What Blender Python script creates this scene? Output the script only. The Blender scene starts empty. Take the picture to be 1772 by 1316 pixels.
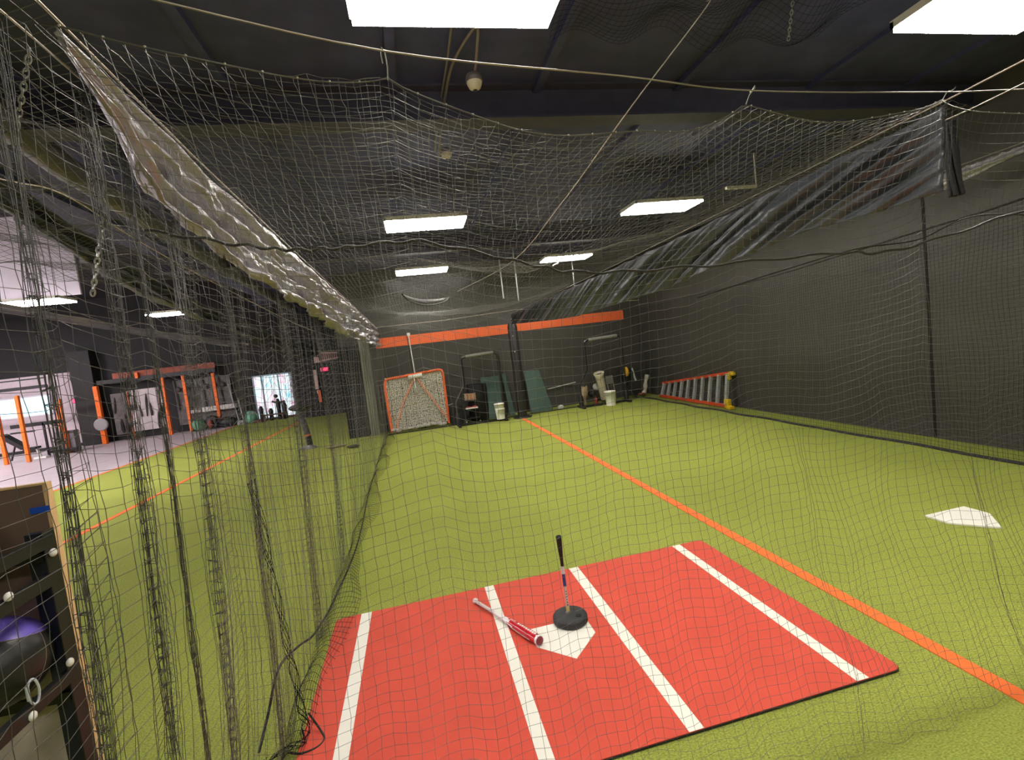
import bpy, math, random
import numpy as np
from mathutils import Vector, Matrix
random.seed(7); rng = np.random.default_rng(7)
C = bpy.context.scene.collection
S = bpy.context.scene
PI = math.pi

# ---------------------------------------------------------------- camera
cam_d = bpy.data.cameras.new('camera'); cam = bpy.data.objects.new('camera', cam_d); C.objects.link(cam)
cam_d.sensor_width = 36.0; cam_d.lens = 36.0 * 830.42 / 1772; cam_d.clip_start = 0.05; cam_d.clip_end = 200
R3 = [[0.9720451760528486, -0.20256553300310992, -0.11872396789002852],
      [-0.13075495514198995, -0.047034504041542566, -0.990298387929306],
      [0.19501619783546886, 0.9781385179353341, -0.07220610994275459]]
right, down, fwd = (Vector(r) for r in R3)
mw = Matrix((right, -down, -fwd)).transposed().to_4x4(); mw.translation = Vector((0, 0, 2.1))
cam.matrix_world = mw
S.camera = cam
# ---------------------------------------------------------------- world, colour management
w = bpy.data.worlds.new('world'); S.world = w; w.use_nodes = True
w.node_tree.nodes['Background'].inputs[0].default_value = (0.55, 0.6, 0.7, 1)
w.node_tree.nodes['Background'].inputs[1].default_value = 0.15
S.view_settings.view_transform = 'Standard'; S.view_settings.look = 'None'
S.view_settings.gamma = 1.0; S.view_settings.use_curve_mapping = False
S.view_settings.exposure = 0.0
WARM = (1.0, 0.95, 0.86); LAMP = 43.0
COOL = (1.0, 0.92, 0.95); GYMLAMP = 42.0

# ---------------------------------------------------------------- materials
def lin(c):
    c = [x / 255 for x in c]
    return tuple((x / 12.92 if x <= .04045 else ((x + .055) / 1.055) ** 2.4) for x in c) + (1,)
_m = {}
def mat(name, rgb, rough=.6, metal=0, var=0, scale=8, bump=0, bscale=60, emit=None, es=0, spec=.5, stretch=None, alpha=1):
    if name in _m: return _m[name]
    m = bpy.data.materials.new(name); m.use_nodes = True; _m[name] = m
    nt = m.node_tree; b = nt.nodes['Principled BSDF']
    col = rgb if len(rgb) == 4 else lin(rgb)
    b.inputs['Base Color'].default_value = col
    b.inputs['Roughness'].default_value = rough; b.inputs['Metallic'].default_value = metal
    b.inputs['Specular IOR Level'].default_value = spec
    tc = nt.nodes.new('ShaderNodeTexCoord'); mp = nt.nodes.new('ShaderNodeMapping')
    nt.links.new(tc.outputs['Object'], mp.inputs[0])
    if stretch: mp.inputs['Scale'].default_value = stretch
    if var:
        n = nt.nodes.new('ShaderNodeTexNoise'); n.inputs['Scale'].default_value = scale; n.inputs['Detail'].default_value = 5
        nt.links.new(mp.outputs[0], n.inputs['Vector'])
        r = nt.nodes.new('ShaderNodeValToRGB')
        r.color_ramp.elements[0].position = .3; r.color_ramp.elements[1].position = .7
        r.color_ramp.elements[0].color = tuple(max(0, x * (1 - var)) for x in col[:3]) + (1,)
        r.color_ramp.elements[1].color = tuple(min(1, x * (1 + var)) for x in col[:3]) + (1,)
        nt.links.new(n.outputs['Fac'], r.inputs[0]); nt.links.new(r.outputs[0], b.inputs['Base Color'])
    if bump:
        n = nt.nodes.new('ShaderNodeTexNoise'); n.inputs['Scale'].default_value = bscale; n.inputs['Detail'].default_value = 4
        nt.links.new(mp.outputs[0], n.inputs['Vector'])
        bp = nt.nodes.new('ShaderNodeBump'); bp.inputs['Strength'].default_value = bump; bp.inputs['Distance'].default_value = .02
        nt.links.new(n.outputs['Fac'], bp.inputs['Height']); nt.links.new(bp.outputs[0], b.inputs['Normal'])
    if emit:
        b.inputs['Emission Color'].default_value = tuple(emit) + (1,); b.inputs['Emission Strength'].default_value = es
    return m

def turf_material():
    m = bpy.data.materials.new('turf'); m.use_nodes = True; nt = m.node_tree; b = nt.nodes['Principled BSDF']
    b.inputs['Roughness'].default_value = .9; b.inputs['Specular IOR Level'].default_value = .15
    tc = nt.nodes.new('ShaderNodeTexCoord')
    def noise(scale, det, st=None):
        n = nt.nodes.new('ShaderNodeTexNoise'); n.inputs['Scale'].default_value = scale; n.inputs['Detail'].default_value = det
        mp = nt.nodes.new('ShaderNodeMapping'); nt.links.new(tc.outputs['Object'], mp.inputs[0])
        if st: mp.inputs['Scale'].default_value = st
        nt.links.new(mp.outputs[0], n.inputs['Vector']); return n
    a = noise(75, 3, (1, 1.8, 1)); c = noise(.7, 4)
    r = nt.nodes.new('ShaderNodeValToRGB'); r.color_ramp.elements[0].position = .33; r.color_ramp.elements[1].position = .68
    r.color_ramp.elements[0].color = (.235, .275, .045, 1); r.color_ramp.elements[1].color = (.46, .51, .105, 1)
    nt.links.new(a.outputs['Fac'], r.inputs[0])
    r2 = nt.nodes.new('ShaderNodeValToRGB'); r2.color_ramp.elements[0].position = .3; r2.color_ramp.elements[1].position = .7
    r2.color_ramp.elements[0].color = (.86, .86, .86, 1); r2.color_ramp.elements[1].color = (1, 1, 1, 1)
    nt.links.new(c.outputs['Fac'], r2.inputs[0])
    mx = nt.nodes.new('ShaderNodeMix'); mx.data_type = 'RGBA'; mx.blend_type = 'MULTIPLY'; mx.inputs[0].default_value = 1
    nt.links.new(r.outputs[0], mx.inputs[6]); nt.links.new(r2.outputs[0], mx.inputs[7]); nt.links.new(mx.outputs[2], b.inputs['Base Color'])
    bp = nt.nodes.new('ShaderNodeBump'); bp.inputs['Strength'].default_value = .6; bp.inputs['Distance'].default_value = .02
    nt.links.new(a.outputs['Fac'], bp.inputs['Height']); nt.links.new(bp.outputs[0], b.inputs['Normal'])
    return m
TURF = turf_material()
BLACKWALL = mat('black_wall_paint', (73, 71, 66), .55, var=.08, scale=1.5, bump=.15, bscale=200)
CEIL = mat('black_ceiling', (65, 66, 104), .7, var=.25, scale=3)
DARK = mat('dark_paint', (40, 38, 38), .7, var=.1)
ORANGE = mat('orange_paint', (250, 116, 62), .55)
ORANGE_LINE = mat('orange_turf', (250, 122, 56), .9, bump=.4, bscale=300)
NETM = mat('net_twine', (80, 78, 74), .38, spec=1.0)
NETB = mat('black_net_twine', (20, 20, 18), .9, spec=.15)
ROPEM = mat('black_rope', (34, 33, 31), .6, bump=.5, bscale=150)
CABLE = mat('steel_cable', (170, 160, 150), .35, .8)
WHITEROPE = mat('pale_rope', (190, 178, 160), .6, bump=.5, bscale=200)
WHITE = mat('white_plastic', (238, 236, 228), .5)
CREAM = mat('cream_plastic', (205, 196, 168), .5)
BLACK = mat('black_plastic', (26, 26, 27), .5)
BLACKM = mat('black_powder_coat', (38, 38, 38), .42, .2)
RUBBER = mat('black_rubber', (40, 41, 43), .6, bump=.1, bscale=250)
STEEL = mat('brushed_steel', (175, 176, 174), .35, .85)
ALU = mat('aluminium', (192, 197, 197), .4, .2)
RED = mat('red_mat', (212, 78, 58), .8, var=.05, scale=4, bump=.2, bscale=300)
MATWHITE = mat('mat_white', (240, 238, 226), .8, bump=.15, bscale=300)
GREENBOARD = mat('green_board', (72, 98, 86), .6, var=.06)
SILVER = mat('silver_tarp', (158, 154, 158), .3, .45, var=.18, scale=5, bump=.9, bscale=14, stretch=(2, .6, 2))
GREYTARP = mat('dark_tarp', (60, 64, 68), .36, 0, var=.15, scale=4, bump=.35, bscale=10, stretch=(2, .5, 2))

# ---------------------------------------------------------------- mesh helpers
def tag(o, label=None, cat=None, group=None, kind=None):
    if label: o['label'] = label
    if cat: o['category'] = cat
    if group: o['group'] = group
    if kind: o['kind'] = kind
    return o
def empty(name, loc, label, cat, group=None, rz=0):
    o = bpy.data.objects.new(name, None); C.objects.link(o); o.location = loc; o.rotation_euler = (0, 0, rz)
    o.empty_display_size = .1
    return tag(o, label, cat, group)
class MB:
    def __init__(s): s.v = []; s.f = []; s.mi = []; s.sm = []; s.m = 0
    def add(s, vs, fs, smooth=False):
        o = len(s.v); s.v += [tuple(x) for x in vs]
        for f in fs: s.f.append(tuple(i + o for i in f)); s.mi.append(s.m); s.sm.append(smooth)
        return s
    def box(s, x0, x1, y0, y1, z0, z1):
        v = [(x0,y0,z0),(x1,y0,z0),(x1,y1,z0),(x0,y1,z0),(x0,y0,z1),(x1,y0,z1),(x1,y1,z1),(x0,y1,z1)]
        return s.add(v, [(0,3,2,1),(4,5,6,7),(0,1,5,4),(1,2,6,5),(2,3,7,6),(3,0,4,7)])
    def cbox(s, c, sx, sy, sz): return s.box(c[0]-sx/2, c[0]+sx/2, c[1]-sy/2, c[1]+sy/2, c[2]-sz/2, c[2]+sz/2)
    def tube(s, pts, r, k=10, closed=False):
        P = [Vector(p) for p in pts]; n = len(P); R = r if isinstance(r, (list, tuple)) else [r] * n
        vs = []; up = None
        for i in range(n):
            if closed: t = (P[(i+1) % n] - P[i-1])
            else: t = P[min(i+1, n-1)] - P[max(i-1, 0)]
            if t.length < 1e-9: t = Vector((0, 0, 1))
            t.normalize()
            if up is None: up = t.orthogonal().normalized()
            else:
                up = up - t * up.dot(t)
                up = up.normalized() if up.length > 1e-6 else t.orthogonal().normalized()
            b = t.cross(up)
            for j in range(k):
                a = 2 * PI * j / k; vs.append(P[i] + (up * math.cos(a) + b * math.sin(a)) * R[i])
        fs = []
        for i in range(n if closed else n - 1):
            for j in range(k):
                a = i * k + j; a2 = i * k + (j+1) % k; i2 = (i+1) % n
                fs.append((a, a2, i2 * k + (j+1) % k, i2 * k + j))
        s.add(vs, fs, True)
        if not closed: s.add([vs[j] for j in range(k)], [tuple(range(k))[::-1]]); s.add([vs[(n-1)*k+j] for j in range(k)], [tuple(range(k))])
        return s
    def lathe(s, prof, c=(0, 0, 0), axis=None, k=24):
        M = Matrix.Identity(3)
        if axis is not None: M = Vector((0, 0, 1)).rotation_difference(Vector(axis).normalized()).to_matrix()
        vs = []
        for r, z in prof:
            for j in range(k):
                a = 2 * PI * j / k; vs.append(M @ Vector((r * math.cos(a), r * math.sin(a), z)) + Vector(c))
        fs = [(i*k+j, i*k+(j+1) % k, (i+1)*k+(j+1) % k, (i+1)*k+j) for i in range(len(prof)-1) for j in range(k)]
        s.add(vs, fs, True)
        s.add(vs[:k], [tuple(range(k))[::-1]]); s.add(vs[-k:], [tuple(range(k))])
        return s
    def prism(s, poly, z0, z1):
        n = len(poly)
        v = [(x, y, z0) for x, y in poly] + [(x, y, z1) for x, y in poly]
        return s.add(v, [tuple(range(n))[::-1], tuple(range(n, 2*n))] + [(i, (i+1) % n, n + (i+1) % n, n + i) for i in range(n)])
    def sphere(s, c, r, sc=(1, 1, 1), nu=20, nv=12):
        prof = []
        vs = []; fs = []
        for i in range(nv + 1):
            t = PI * i / nv
            for j in range(nu):
                a = 2 * PI * j / nu
                vs.append((c[0] + r*sc[0]*math.sin(t)*math.cos(a), c[1] + r*sc[1]*math.sin(t)*math.sin(a), c[2] - r*sc[2]*math.cos(t)))
        for i in range(nv):
            for j in range(nu): fs.append((i*nu+j, i*nu+(j+1) % nu, (i+1)*nu+(j+1) % nu, (i+1)*nu+j))
        return s.add(vs, fs, True)
    def sheet(s, G, th=.004):
        G = np.asarray(G); a, b, _ = G.shape
        vs = [tuple(p) for p in G.reshape(-1, 3)]
        fs = [(i*b+j, i*b+j+1, (i+1)*b+j+1, (i+1)*b+j) for i in range(a-1) for j in range(b-1)]
        return s.add(vs, fs, True)
    def build(s, name, mats, parent=None, off=None, bevel=0, solid=0):
        me = bpy.data.meshes.new(name)
        v = s.v
        if off is not None: v = [(x-off[0], y-off[1], z-off[2]) for x, y, z in v]
        me.from_pydata(v, [], s.f)
        for m in (mats if isinstance(mats, (list, tuple)) else [mats]): me.materials.append(m)
        me.polygons.foreach_set('material_index', s.mi); me.polygons.foreach_set('use_smooth', s.sm)
        me.update()
        o = bpy.data.objects.new(name, me); C.objects.link(o)
        if parent: o.parent = parent
        if off is not None and not parent: o.location = off
        if bevel:
            b = o.modifiers.new('bevel', 'BEVEL'); b.width = bevel; b.segments = 2; b.limit_method = 'ANGLE'
        if solid:
            b = o.modifiers.new('solid', 'SOLIDIFY'); b.thickness = solid; b.offset = 0
        return o
def part(name, mb, m, parent, label=None, **k):
    """mb is in world coordinates; the parent's location is taken off"""
    L = parent.location if parent.parent is None else Vector((0, 0, 0))
    base = parent
    tot = Vector((0, 0, 0)); q = parent
    while q: tot += Vector(q.location); q = q.parent
    o = mb.build(name, m, parent, off=tuple(tot), **k)
    if label: o['label'] = label
    return o
def thing(name, mb, m, label, cat, group=None, **k):
    cx = sum(v[0] for v in mb.v) / len(mb.v); cy = sum(v[1] for v in mb.v) / len(mb.v); cz = min(v[2] for v in mb.v)
    return tag(mb.build(name, m, off=(cx, cy, cz), **k), label, cat, group)
def struct(name, mb, m, parent=None, **k):
    o = mb.build(name, m, parent, **k)
    if not parent: o['kind'] = 'structure'
    return o
def smoothpath(pts, n=8):
    """Catmull-Rom through the points"""
    P = [Vector(p) for p in pts]; P = [2*P[0]-P[1]] + P + [2*P[-1]-P[-2]]; out = []
    for i in range(1, len(P) - 2):
        for t in range(n):
            t /= n; a, b, c, d = P[i-1:i+3]
            out.append(.5 * ((2*b) + (c-a)*t + (2*a-5*b+4*c-d)*t*t + (3*b-a-3*c+d)*t*t*t))
    out.append(P[-2]); return out

# strands of netting: every strand a thin three-sided tube
def strand_arrays(P, r, k=3):
    S_, N, _ = P.shape
    T = np.empty_like(P); T[:, 1:-1] = P[:, 2:] - P[:, :-2]; T[:, 0] = P[:, 1] - P[:, 0]; T[:, -1] = P[:, -1] - P[:, -2]
    T /= np.linalg.norm(T, axis=2, keepdims=True) + 1e-9
    ref = np.zeros_like(T); ax = np.abs(T.mean(axis=(0, 1))).argmin(); ref[..., ax] = 1
    A = np.cross(T, ref); A /= np.linalg.norm(A, axis=2, keepdims=True) + 1e-9
    B = np.cross(T, A)
    ang = 2 * np.pi * np.arange(k) / k
    V = P[:, :, None, :] + r * (A[:, :, None, :] * np.cos(ang)[None, None, :, None] + B[:, :, None, :] * np.sin(ang)[None, None, :, None])
    base = (np.arange(S_)[:, None, None] * N + np.arange(N-1)[None, :, None]) * k
    j = np.arange(k)[None, None, :]; j2 = (j + 1) % k
    F = np.stack([base + j, base + j2, base + k + j2, base + k + j], axis=-1).reshape(-1, 4)
    return V.reshape(-1, 3), F
def net_object(name, G, r, m, parent=None, knots=0, steps=(1, 1)):
    """G[i,j] the knots of a square-mesh net"""
    V1, F1 = strand_arrays(G[:, ::steps[1]] if (G.shape[1]-1) % steps[1] == 0 else G, r)
    Gt = np.transpose(G, (1, 0, 2))
    V2, F2 = strand_arrays(Gt[:, ::steps[0]] if (Gt.shape[1]-1) % steps[0] == 0 else Gt, r)
    Vs = [V1, V2]; Fs = [F1, F2 + len(V1)]
    if knots:
        K = G.reshape(-1, 3); o = len(V1) + len(V2)
        d = np.array([(1,0,0),(-1,0,0),(0,1,0),(0,-1,0),(0,0,1),(0,0,-1)], float) * knots
        Vk = (K[:, None, :] + d[None]).reshape(-1, 3)
        fk = np.array([(0,2,4),(2,1,4),(1,3,4),(3,0,4),(2,0,5),(1,2,5),(3,1,5),(0,3,5)])
    V = np.concatenate(Vs); F = np.concatenate(Fs)
    nl = len(F) * 4; loops = F.reshape(-1); sizes = np.full(len(F), 4); 
    if knots:
        Fk = (np.arange(len(K))[:, None, None] * 6 + fk[None]).reshape(-1, 3) + len(V)
        V = np.concatenate([V, Vk]); loops = np.concatenate([loops, Fk.reshape(-1)]); sizes = np.concatenate([sizes, np.full(len(Fk), 3)])
    me = bpy.data.meshes.new(name)
    me.vertices.add(len(V)); me.vertices.foreach_set('co', V.astype(np.float32).reshape(-1))
    me.loops.add(len(loops)); me.loops.foreach_set('vertex_index', loops.astype(np.int32))
    me.polygons.add(len(sizes)); st = np.concatenate([[0], np.cumsum(sizes)[:-1]])
    me.polygons.foreach_set('loop_start', st.astype(np.int32)); me.polygons.foreach_set('loop_total', sizes.astype(np.int32))
    me.materials.append(m); me.update(); me.validate()
    o = bpy.data.objects.new(name, me); C.objects.link(o)
    if parent: o.parent = parent
    return o
def wob(a, b, s, amp):
    r = np.random.default_rng(s); out = 0
    for i in range(6):
        fa, fb = r.uniform(.6, 4.5, 2); ph = r.uniform(0, 6.28)
        out = out + np.sin(a * fa + b * fb * (1 if i % 2 else -1) + ph) / (1 + .4*i)
    return out * amp / 3

# ================================================================ SETTING
YB, XR, XL, YF, ZC = 14.5, 7.35, -20.0, 24.0, 4.7
struct('floor', MB().box(-20, 8, -4, 26, -.12, -.012), mat('gym_floor', (196, 184, 188), .45, var=.08, scale=2))
turf = MB().prism([(-9.25, -4), (XR, -4), (XR, 25), (-7.95, 25), (-8.61, 12.9)], -.01, 0)
struct('floor_turf', turf, TURF)
struct('wall_right', MB().box(XR, XR+.15, -4, 24.2, 0, ZC), BLACKWALL)
for y in (5.62,): struct('trim_1' if y < 6 else 'trim_2', MB().box(XR-.006, XR+.002, y-.02, y+.02, 0, ZC), mat('seam', (24, 23, 21), .8))
struct('wall_back', MB().box(-2.05, XR, YB, YB+.15, 0, ZC), BLACKWALL)
struct('wall_far', MB().box(-20, -2.0, YF, YF+.15, 0, 6.3), mat('far_wall_black', (22, 21, 22), .7, var=.1))
struct('wall_left', MB().box(-20.15, -20, -4, 24, 0, 6.3), mat('left_wall', (150, 145, 150), .7))
struct('wall_camera_side', MB().box(-20, 7.5, -4.15, -4, 0, 6.3), DARK)
struct('wall_inner', MB().box(-2.06, -1.95, YB+.16, YF-.01, 0, ZC), DARK)
struct('ceiling', MB().box(-4.8, 7.5, -4, 24.2, ZC, ZC+.1), CEIL)
struct('ceiling_gym', MB().box(-20, -4.8, -4, 24.2, 6.2, 6.3), mat('gym_ceiling', (30, 29, 31), .8))
struct('ceiling_step', MB().box(-4.85, -4.8, -4, 24, ZC, 6.2), mat('gym_ceiling', (30, 29, 31), .8))
# pale stretch of gym wall
struct('wall_pale', MB().box(-20, -14.15, YF-.04, YF-.01, .1, 3.2), mat('pale_wall', (196, 182, 188), .7, var=.05))
struct('baseboard_far', MB().box(-20, -14.15, YF-.06, YF-.04, 0, .12), DARK)
# main ceiling beams
bm_ = mat('beam_paint', (68, 66, 84), .6, var=.15)
for i, y in enumerate((4.95, 11.0, 17.0, -1.2)):
    b = MB().box(-4.8, XR, y-.12, y+.12, ZC-.34, ZC-.32).box(-4.8, XR, y-.12, y+.12, ZC-.02, ZC-.001).box(-4.8, XR, y-.01, y+.01, ZC-.32, ZC-.02)
    struct('trim_%d' % (i+3), b, bm_)
n = 7
for x in (-4.2, -2.8, -1.3, .15, 1.6, 3.2, 4.9, 6.3):
    struct('trim_%d' % n, MB().box(x-.04, x+.04, -4, 24, ZC-.05, ZC-.001), CEIL); n += 1
# orange wall bands
thing('wall_band', MB().box(-1.0, 3.0, YB-.012, YB-.002, 2.46, 2.75), ORANGE, 'orange painted band on the black back wall, longer left length above the goal', 'wall stripe')
thing('wall_band', MB().box(3.12, 6.77, YB-.012, YB-.002, 2.5, 2.79), ORANGE, 'orange painted band on the black back wall, right length ending near the corner', 'wall stripe')
# turf lines
def line(x0, y0, x1, y1, wd, label):
    thing('turf_line', MB().prism([(x0-wd/2, y0), (x0+wd/2, y0), (x1+wd/2, y1), (x1-wd/2, y1)], .001, .006), ORANGE_LINE, label, 'floor line')
line(2.81, -3, 2.81, 13.25, .1, 'wide orange line on the turf running from the right foreground to the black padded post')
line(-5.6, 1.0, -4.85, 21.9, .1, 'thin orange line across the turf beyond the left net')
line(-9.13, -2, -8.0, 24.9, .09, 'orange border line where turf meets the grey gym floor')

# ================================================================ LAMPS
frame_m = mat('lamp_frame_white', (235, 232, 222), .45)
diff_m = mat('lamp_glow', (255, 250, 235), .5, emit=WARM, es=LAMP)
diff_g = mat('lamp_glow_gym', (255, 250, 250), .5, emit=COOL, es=150.0)
diff_c = mat('lamp_glow_cool', (255, 250, 250), .5, emit=COOL, es=GYMLAMP)
def fixture(cx, cy, z, label, dm, group, w=1.22, d=.6):
    t = empty('ceiling_light', (cx, cy, z), label, 'ceiling light', group)
    f = MB(); h = .045
    f.box(cx-w/2, cx+w/2, cy-d/2, cy-d/2+.025, z, z+h).box(cx-w/2, cx+w/2, cy+d/2-.025, cy+d/2, z, z+h)
    f.box(cx-w/2, cx-w/2+.03, cy-d/2, cy+d/2, z, z+h).box(cx+w/2-.03, cx+w/2, cy-d/2, cy+d/2, z, z+h).box(cx-w/2, cx+w/2, cy-d/2, cy+d/2, z+h, z+h+.01)
    part('frame', f, frame_m, t)
    for i in range(4):
        y0 = cy - d/2 + .012 + i * (d-.024)/4
        part('tube_panel', MB().box(cx-w/2+.012, cx+w/2-.012, y0+.001, y0+(d-.024)/4-.001, z-.03, z-.001), dm, t)
    for sx in (-.45, .45): part('hanger', MB().tube([(cx+sx, cy, z+h), (cx+sx, cy, (ZC if cx > -4.8 else 6.2)-.001)], .004, 5), BLACKM, t)
    return t
LG = 'ceiling lights'
fixture(.51, 2.76, 4.1, 'large bright rectangular ceiling light cut by the top edge of the photo, left of centre', diff_m, LG)
fixture(4.4, 2.76, 4.1, 'large bright ceiling light in the top right corner of the photo', diff_m, LG)
fixture(.46, 7.57, 4.1, 'ceiling light seen through the roof net left of centre, middle one of its row', diff_m, LG)
fixture(4.38, 7.5, 4.1, 'ceiling light seen through the roof net, just above the right dark tarp', diff_m, LG)
fixture(.48, 11.7, 4.1, 'small distant ceiling light close to the back wall, left of centre', diff_m, LG)
fixture(4.05, 11.6, 4.1, 'small distant ceiling light above the dark tarp end, a loose strip dangling from it', diff_m, LG)
for x in (.5, 4.4): fixture(x, -1.7, 4.1, 'ceiling light behind the camera', diff_m, 'ceiling lights behind the camera')
fixture(-7.3, 11.5, 4.1, 'bright ceiling light of the gym at the far left edge under the white panel', diff_c, LG)
fixture(-6.3, 15.1, 4.1, 'small bright ceiling light of the gym, right of the one by the left edge', diff_c, LG)
for x, y in ((-15, 12), (-15.5, 6), (-11, 4), (-17, 18), (-13, 9), (-18.5, 12)): fixture(x, y, 5.6, 'ceiling light of the gym out of view on the left', diff_g, 'gym ceiling lights out of view', 1.8, .6)

# ================================================================ NETS
cell = .0445
# cage cables
cabX = smoothpath([(-1.6, 1.30, 3.2), (-.76, 1.42, 3.13), (.04, 1.6, 3.06), (.9, 1.72, 3.045), (1.5, 1.84, 3.05), (2.4, 1.88, 3.05), (3.13, 1.89, 3.06), (5.5, 1.95, 3.15)], 6)
thing('support_cable', MB().tube(cabX, .003, 6), CABLE, 'steel cable crossing above the scalloped top edge of the front net', 'cable')
thing('support_cable', MB().tube([(-.79, -1, 3.2), (-.80, 1.5, 3.1), (-.83, 2.4, 3.1), (-.83, 3.8, 3.08), (-.83, 13.7, 2.98)], .004, 6), CABLE, 'steel cable along the top of the silver tarp on the left', 'cable')
thing('support_cable', MB().tube([(-.86, -1, 3.06), (-.86, 1.5, 3.05), (-.95, 14, 2.9)], .003, 6), CABLE, 'thin steel cable left of and below the silver tarp', 'cable')
thing('support_cable', MB().tube([(2.86, -1, 3.2), (2.86, 2.0, 3.09), (2.86, 6, 3.02), (2.86, 13.4, 2.98)], .004, 6), CABLE, 'steel cable carrying the dark tarp on the right', 'cable')
thing('support_cable', MB().tube([(3.05, -1, 3.2), (2.98, 2.0, 3.03), (2.9, 4.0, 3.0)], .003, 6), CABLE, 'second thinner cable beside the dark tarp cable at the right edge', 'cable')
thing('support_cable', MB().tube([(-.85, 13.4, 3.0), (1, 13.4, 3.0), (2.95, 13.4, 3.08), (6.9, 13.6, 3.0)], .008, 6), WHITEROPE, 'pale rope across the far end of the cage below the ceiling', 'cable')
thing('support_cable', MB().tube(smoothpath([(-1.0, .6, 2.6), (-.99, 1.45, 2.68), (-.99, 1.77, 2.73), (-.99, 2.18, 2.68), (-1.0, 3.07, 2.62), (-1.0, 5.28, 2.51), (-1.0, 8.5, 2.5), (-1.1, 14.1, 2.6)], 6), .0022, 6), WHITEROPE, 'thin pale cord sagging along the side net below the silver tarp', 'cord')
# hem path of the front net
def ytop(x): return np.interp(x, [-1.6, -.76, .04, 1.0, 1.56, 2.2, 2.7, 3.3, 5.6], [1.35, 1.5, 1.67, 1.8, 1.9, 1.93, 1.95, 1.98, 2.0])
def ztop(x):
    hooks = [-.76, .04, 1.56, 2.72, 3.95, 5.6]; zs = [3.06, 3.02, 3.03, 3.06, 3.03, 3.03]; dip = [.045, .175, .10, .07, .1]
    x = np.asarray(x, float); out = np.interp(x, hooks, zs)
    for i in range(5):
        t = np.clip((x - hooks[i]) / (hooks[i+1] - hooks[i]), 0, 1); out = out - dip[i] * (1 - (2*t-1)**2) ** .8 * ((x >= hooks[i]) & (x <= hooks[i+1]))
    return out
nu = int(6.3 / cell); nv = int(3.0 / cell) + 2
u = np.linspace(-.78, 5.6, nu); v = np.linspace(0, 1, nv)
U, Vv = np.meshgrid(u, v, indexing='ij')
X = U + wob(U*1.5, Vv*4, 3, .03)*Vv
# folds of slack cloth
for fx, wd, am in ((1.95, .09, .05), (3.05, .07, .07), (-.55, .06, .05)):
    X = X - am * np.tanh((U + .25*(Vv-.5) - fx) / wd) * np.exp(-((U-fx)/.45)**2) * np.clip(Vv*1.3, 0, 1)
Y = ytop(U)*(1-Vv) + (1.72+.03*U)*Vv + .27*np.sin(PI*np.clip(Vv, 0, 1)) + wob(U*2.2, Vv*6, 5, .045) + .02*np.sin(U*23+2*Vv)*Vv
Z = ztop(U)*(1-Vv) + .015*Vv + .016*np.sin(U*7+3*Vv+np.sin(U*3))*np.sin(PI*Vv) + wob(U*4, Vv*3, 8, .02)*np.sin(PI*Vv)
G = np.stack([X, Y, Z], -1) + rng.normal(0, .0016, X.shape + (3,))*np.minimum(1, 4*Vv)[..., None]
fn = empty('front_net', (2.4, 1.7, 0), 'square mesh net hanging across the whole view, scalloped along its top', 'netting')
o = net_object('mesh', G, .00078, NETM, fn, knots=.0018); o.location = (-2.4, -1.7, 0)
part('hem_cord', MB().tube([tuple(p) for p in G[:, 0]], .0028, 5), NETM, fn)
hk = MB()
for i in range(0, nu, 2):
    p = G[i, 0]; hk.sphere((p[0], p[1], p[2]+.002), .0042, nu=6, nv=4)
part('hem_knots', hk, WHITEROPE, fn)['kind'] = 'stuff'
for x, z1 in ((.04, 3.06), (1.56, 3.05), (2.70, 3.06)):
    y = float(ytop(x)); z = float(ztop(x))
    m = MB().tube([(x, y, z-.01), (x+.004, y-.02, z+.02), (x, y-.06, z1+.008), (x-.008, y-.07, z1+.012), (x-.012, y-.06, z1), (x-.01, y-.04, z+.02)], .0022, 5)
    thing('net_hook', m, STEEL, 'small metal hook holding up the front net hem, ' + {.04: 'the one left of centre', 1.56: 'the one right of centre', 2.70: 'the one by the dark tarp corner'}[x], 'hook')
# lower rope lying over the front net
rp = [(-.93, 2.1, 2.7), (-.6, 2.1, 2.62), (-.4, 2.1, 2.585), (-.21, 2.1, 2.58), (.1, 2.1, 2.58), (.52, 2.1, 2.46), (.81, 2.1, 2.39), (1.37, 2.1, 2.37), (2.16, 2.1, 2.37), (2.59, 2.1, 2.36), (3.45, 2.1, 2.51), (4.6, 2.1, 2.72)]
def toward(p, s): return (p[0]*s, p[1]*s, 2.1 + (p[2]-2.1)*s)
sp = smoothpath([toward(p, .90) for p in rp], 10)
sp = [(p[0], p[1]+.006*math.sin(i*.9), p[2]+.006*math.sin(i*1.3)) for i, p in enumerate(sp)]
thing('net_rope', MB().tube(sp, .0055, 6), mat('grey_black_rope', (60, 58, 56), .5, bump=.6, bscale=200), 'thick dark rope waving across the front net at mid height', 'rope')
sp2 = smoothpath([toward(p, .93) for p in [(1.37, 2.1, 2.22), (1.8, 2.1, 2.30), (2.3, 2.1, 2.38), (2.7, 2.1, 2.40), (3.1, 2.1, 2.5), (3.7, 2.1, 2.46)]], 8)
thing('net_rope', MB().tube(sp2, .0035, 6), ROPEM, 'thinner dark cord below the thick rope at the right', 'rope')

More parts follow.
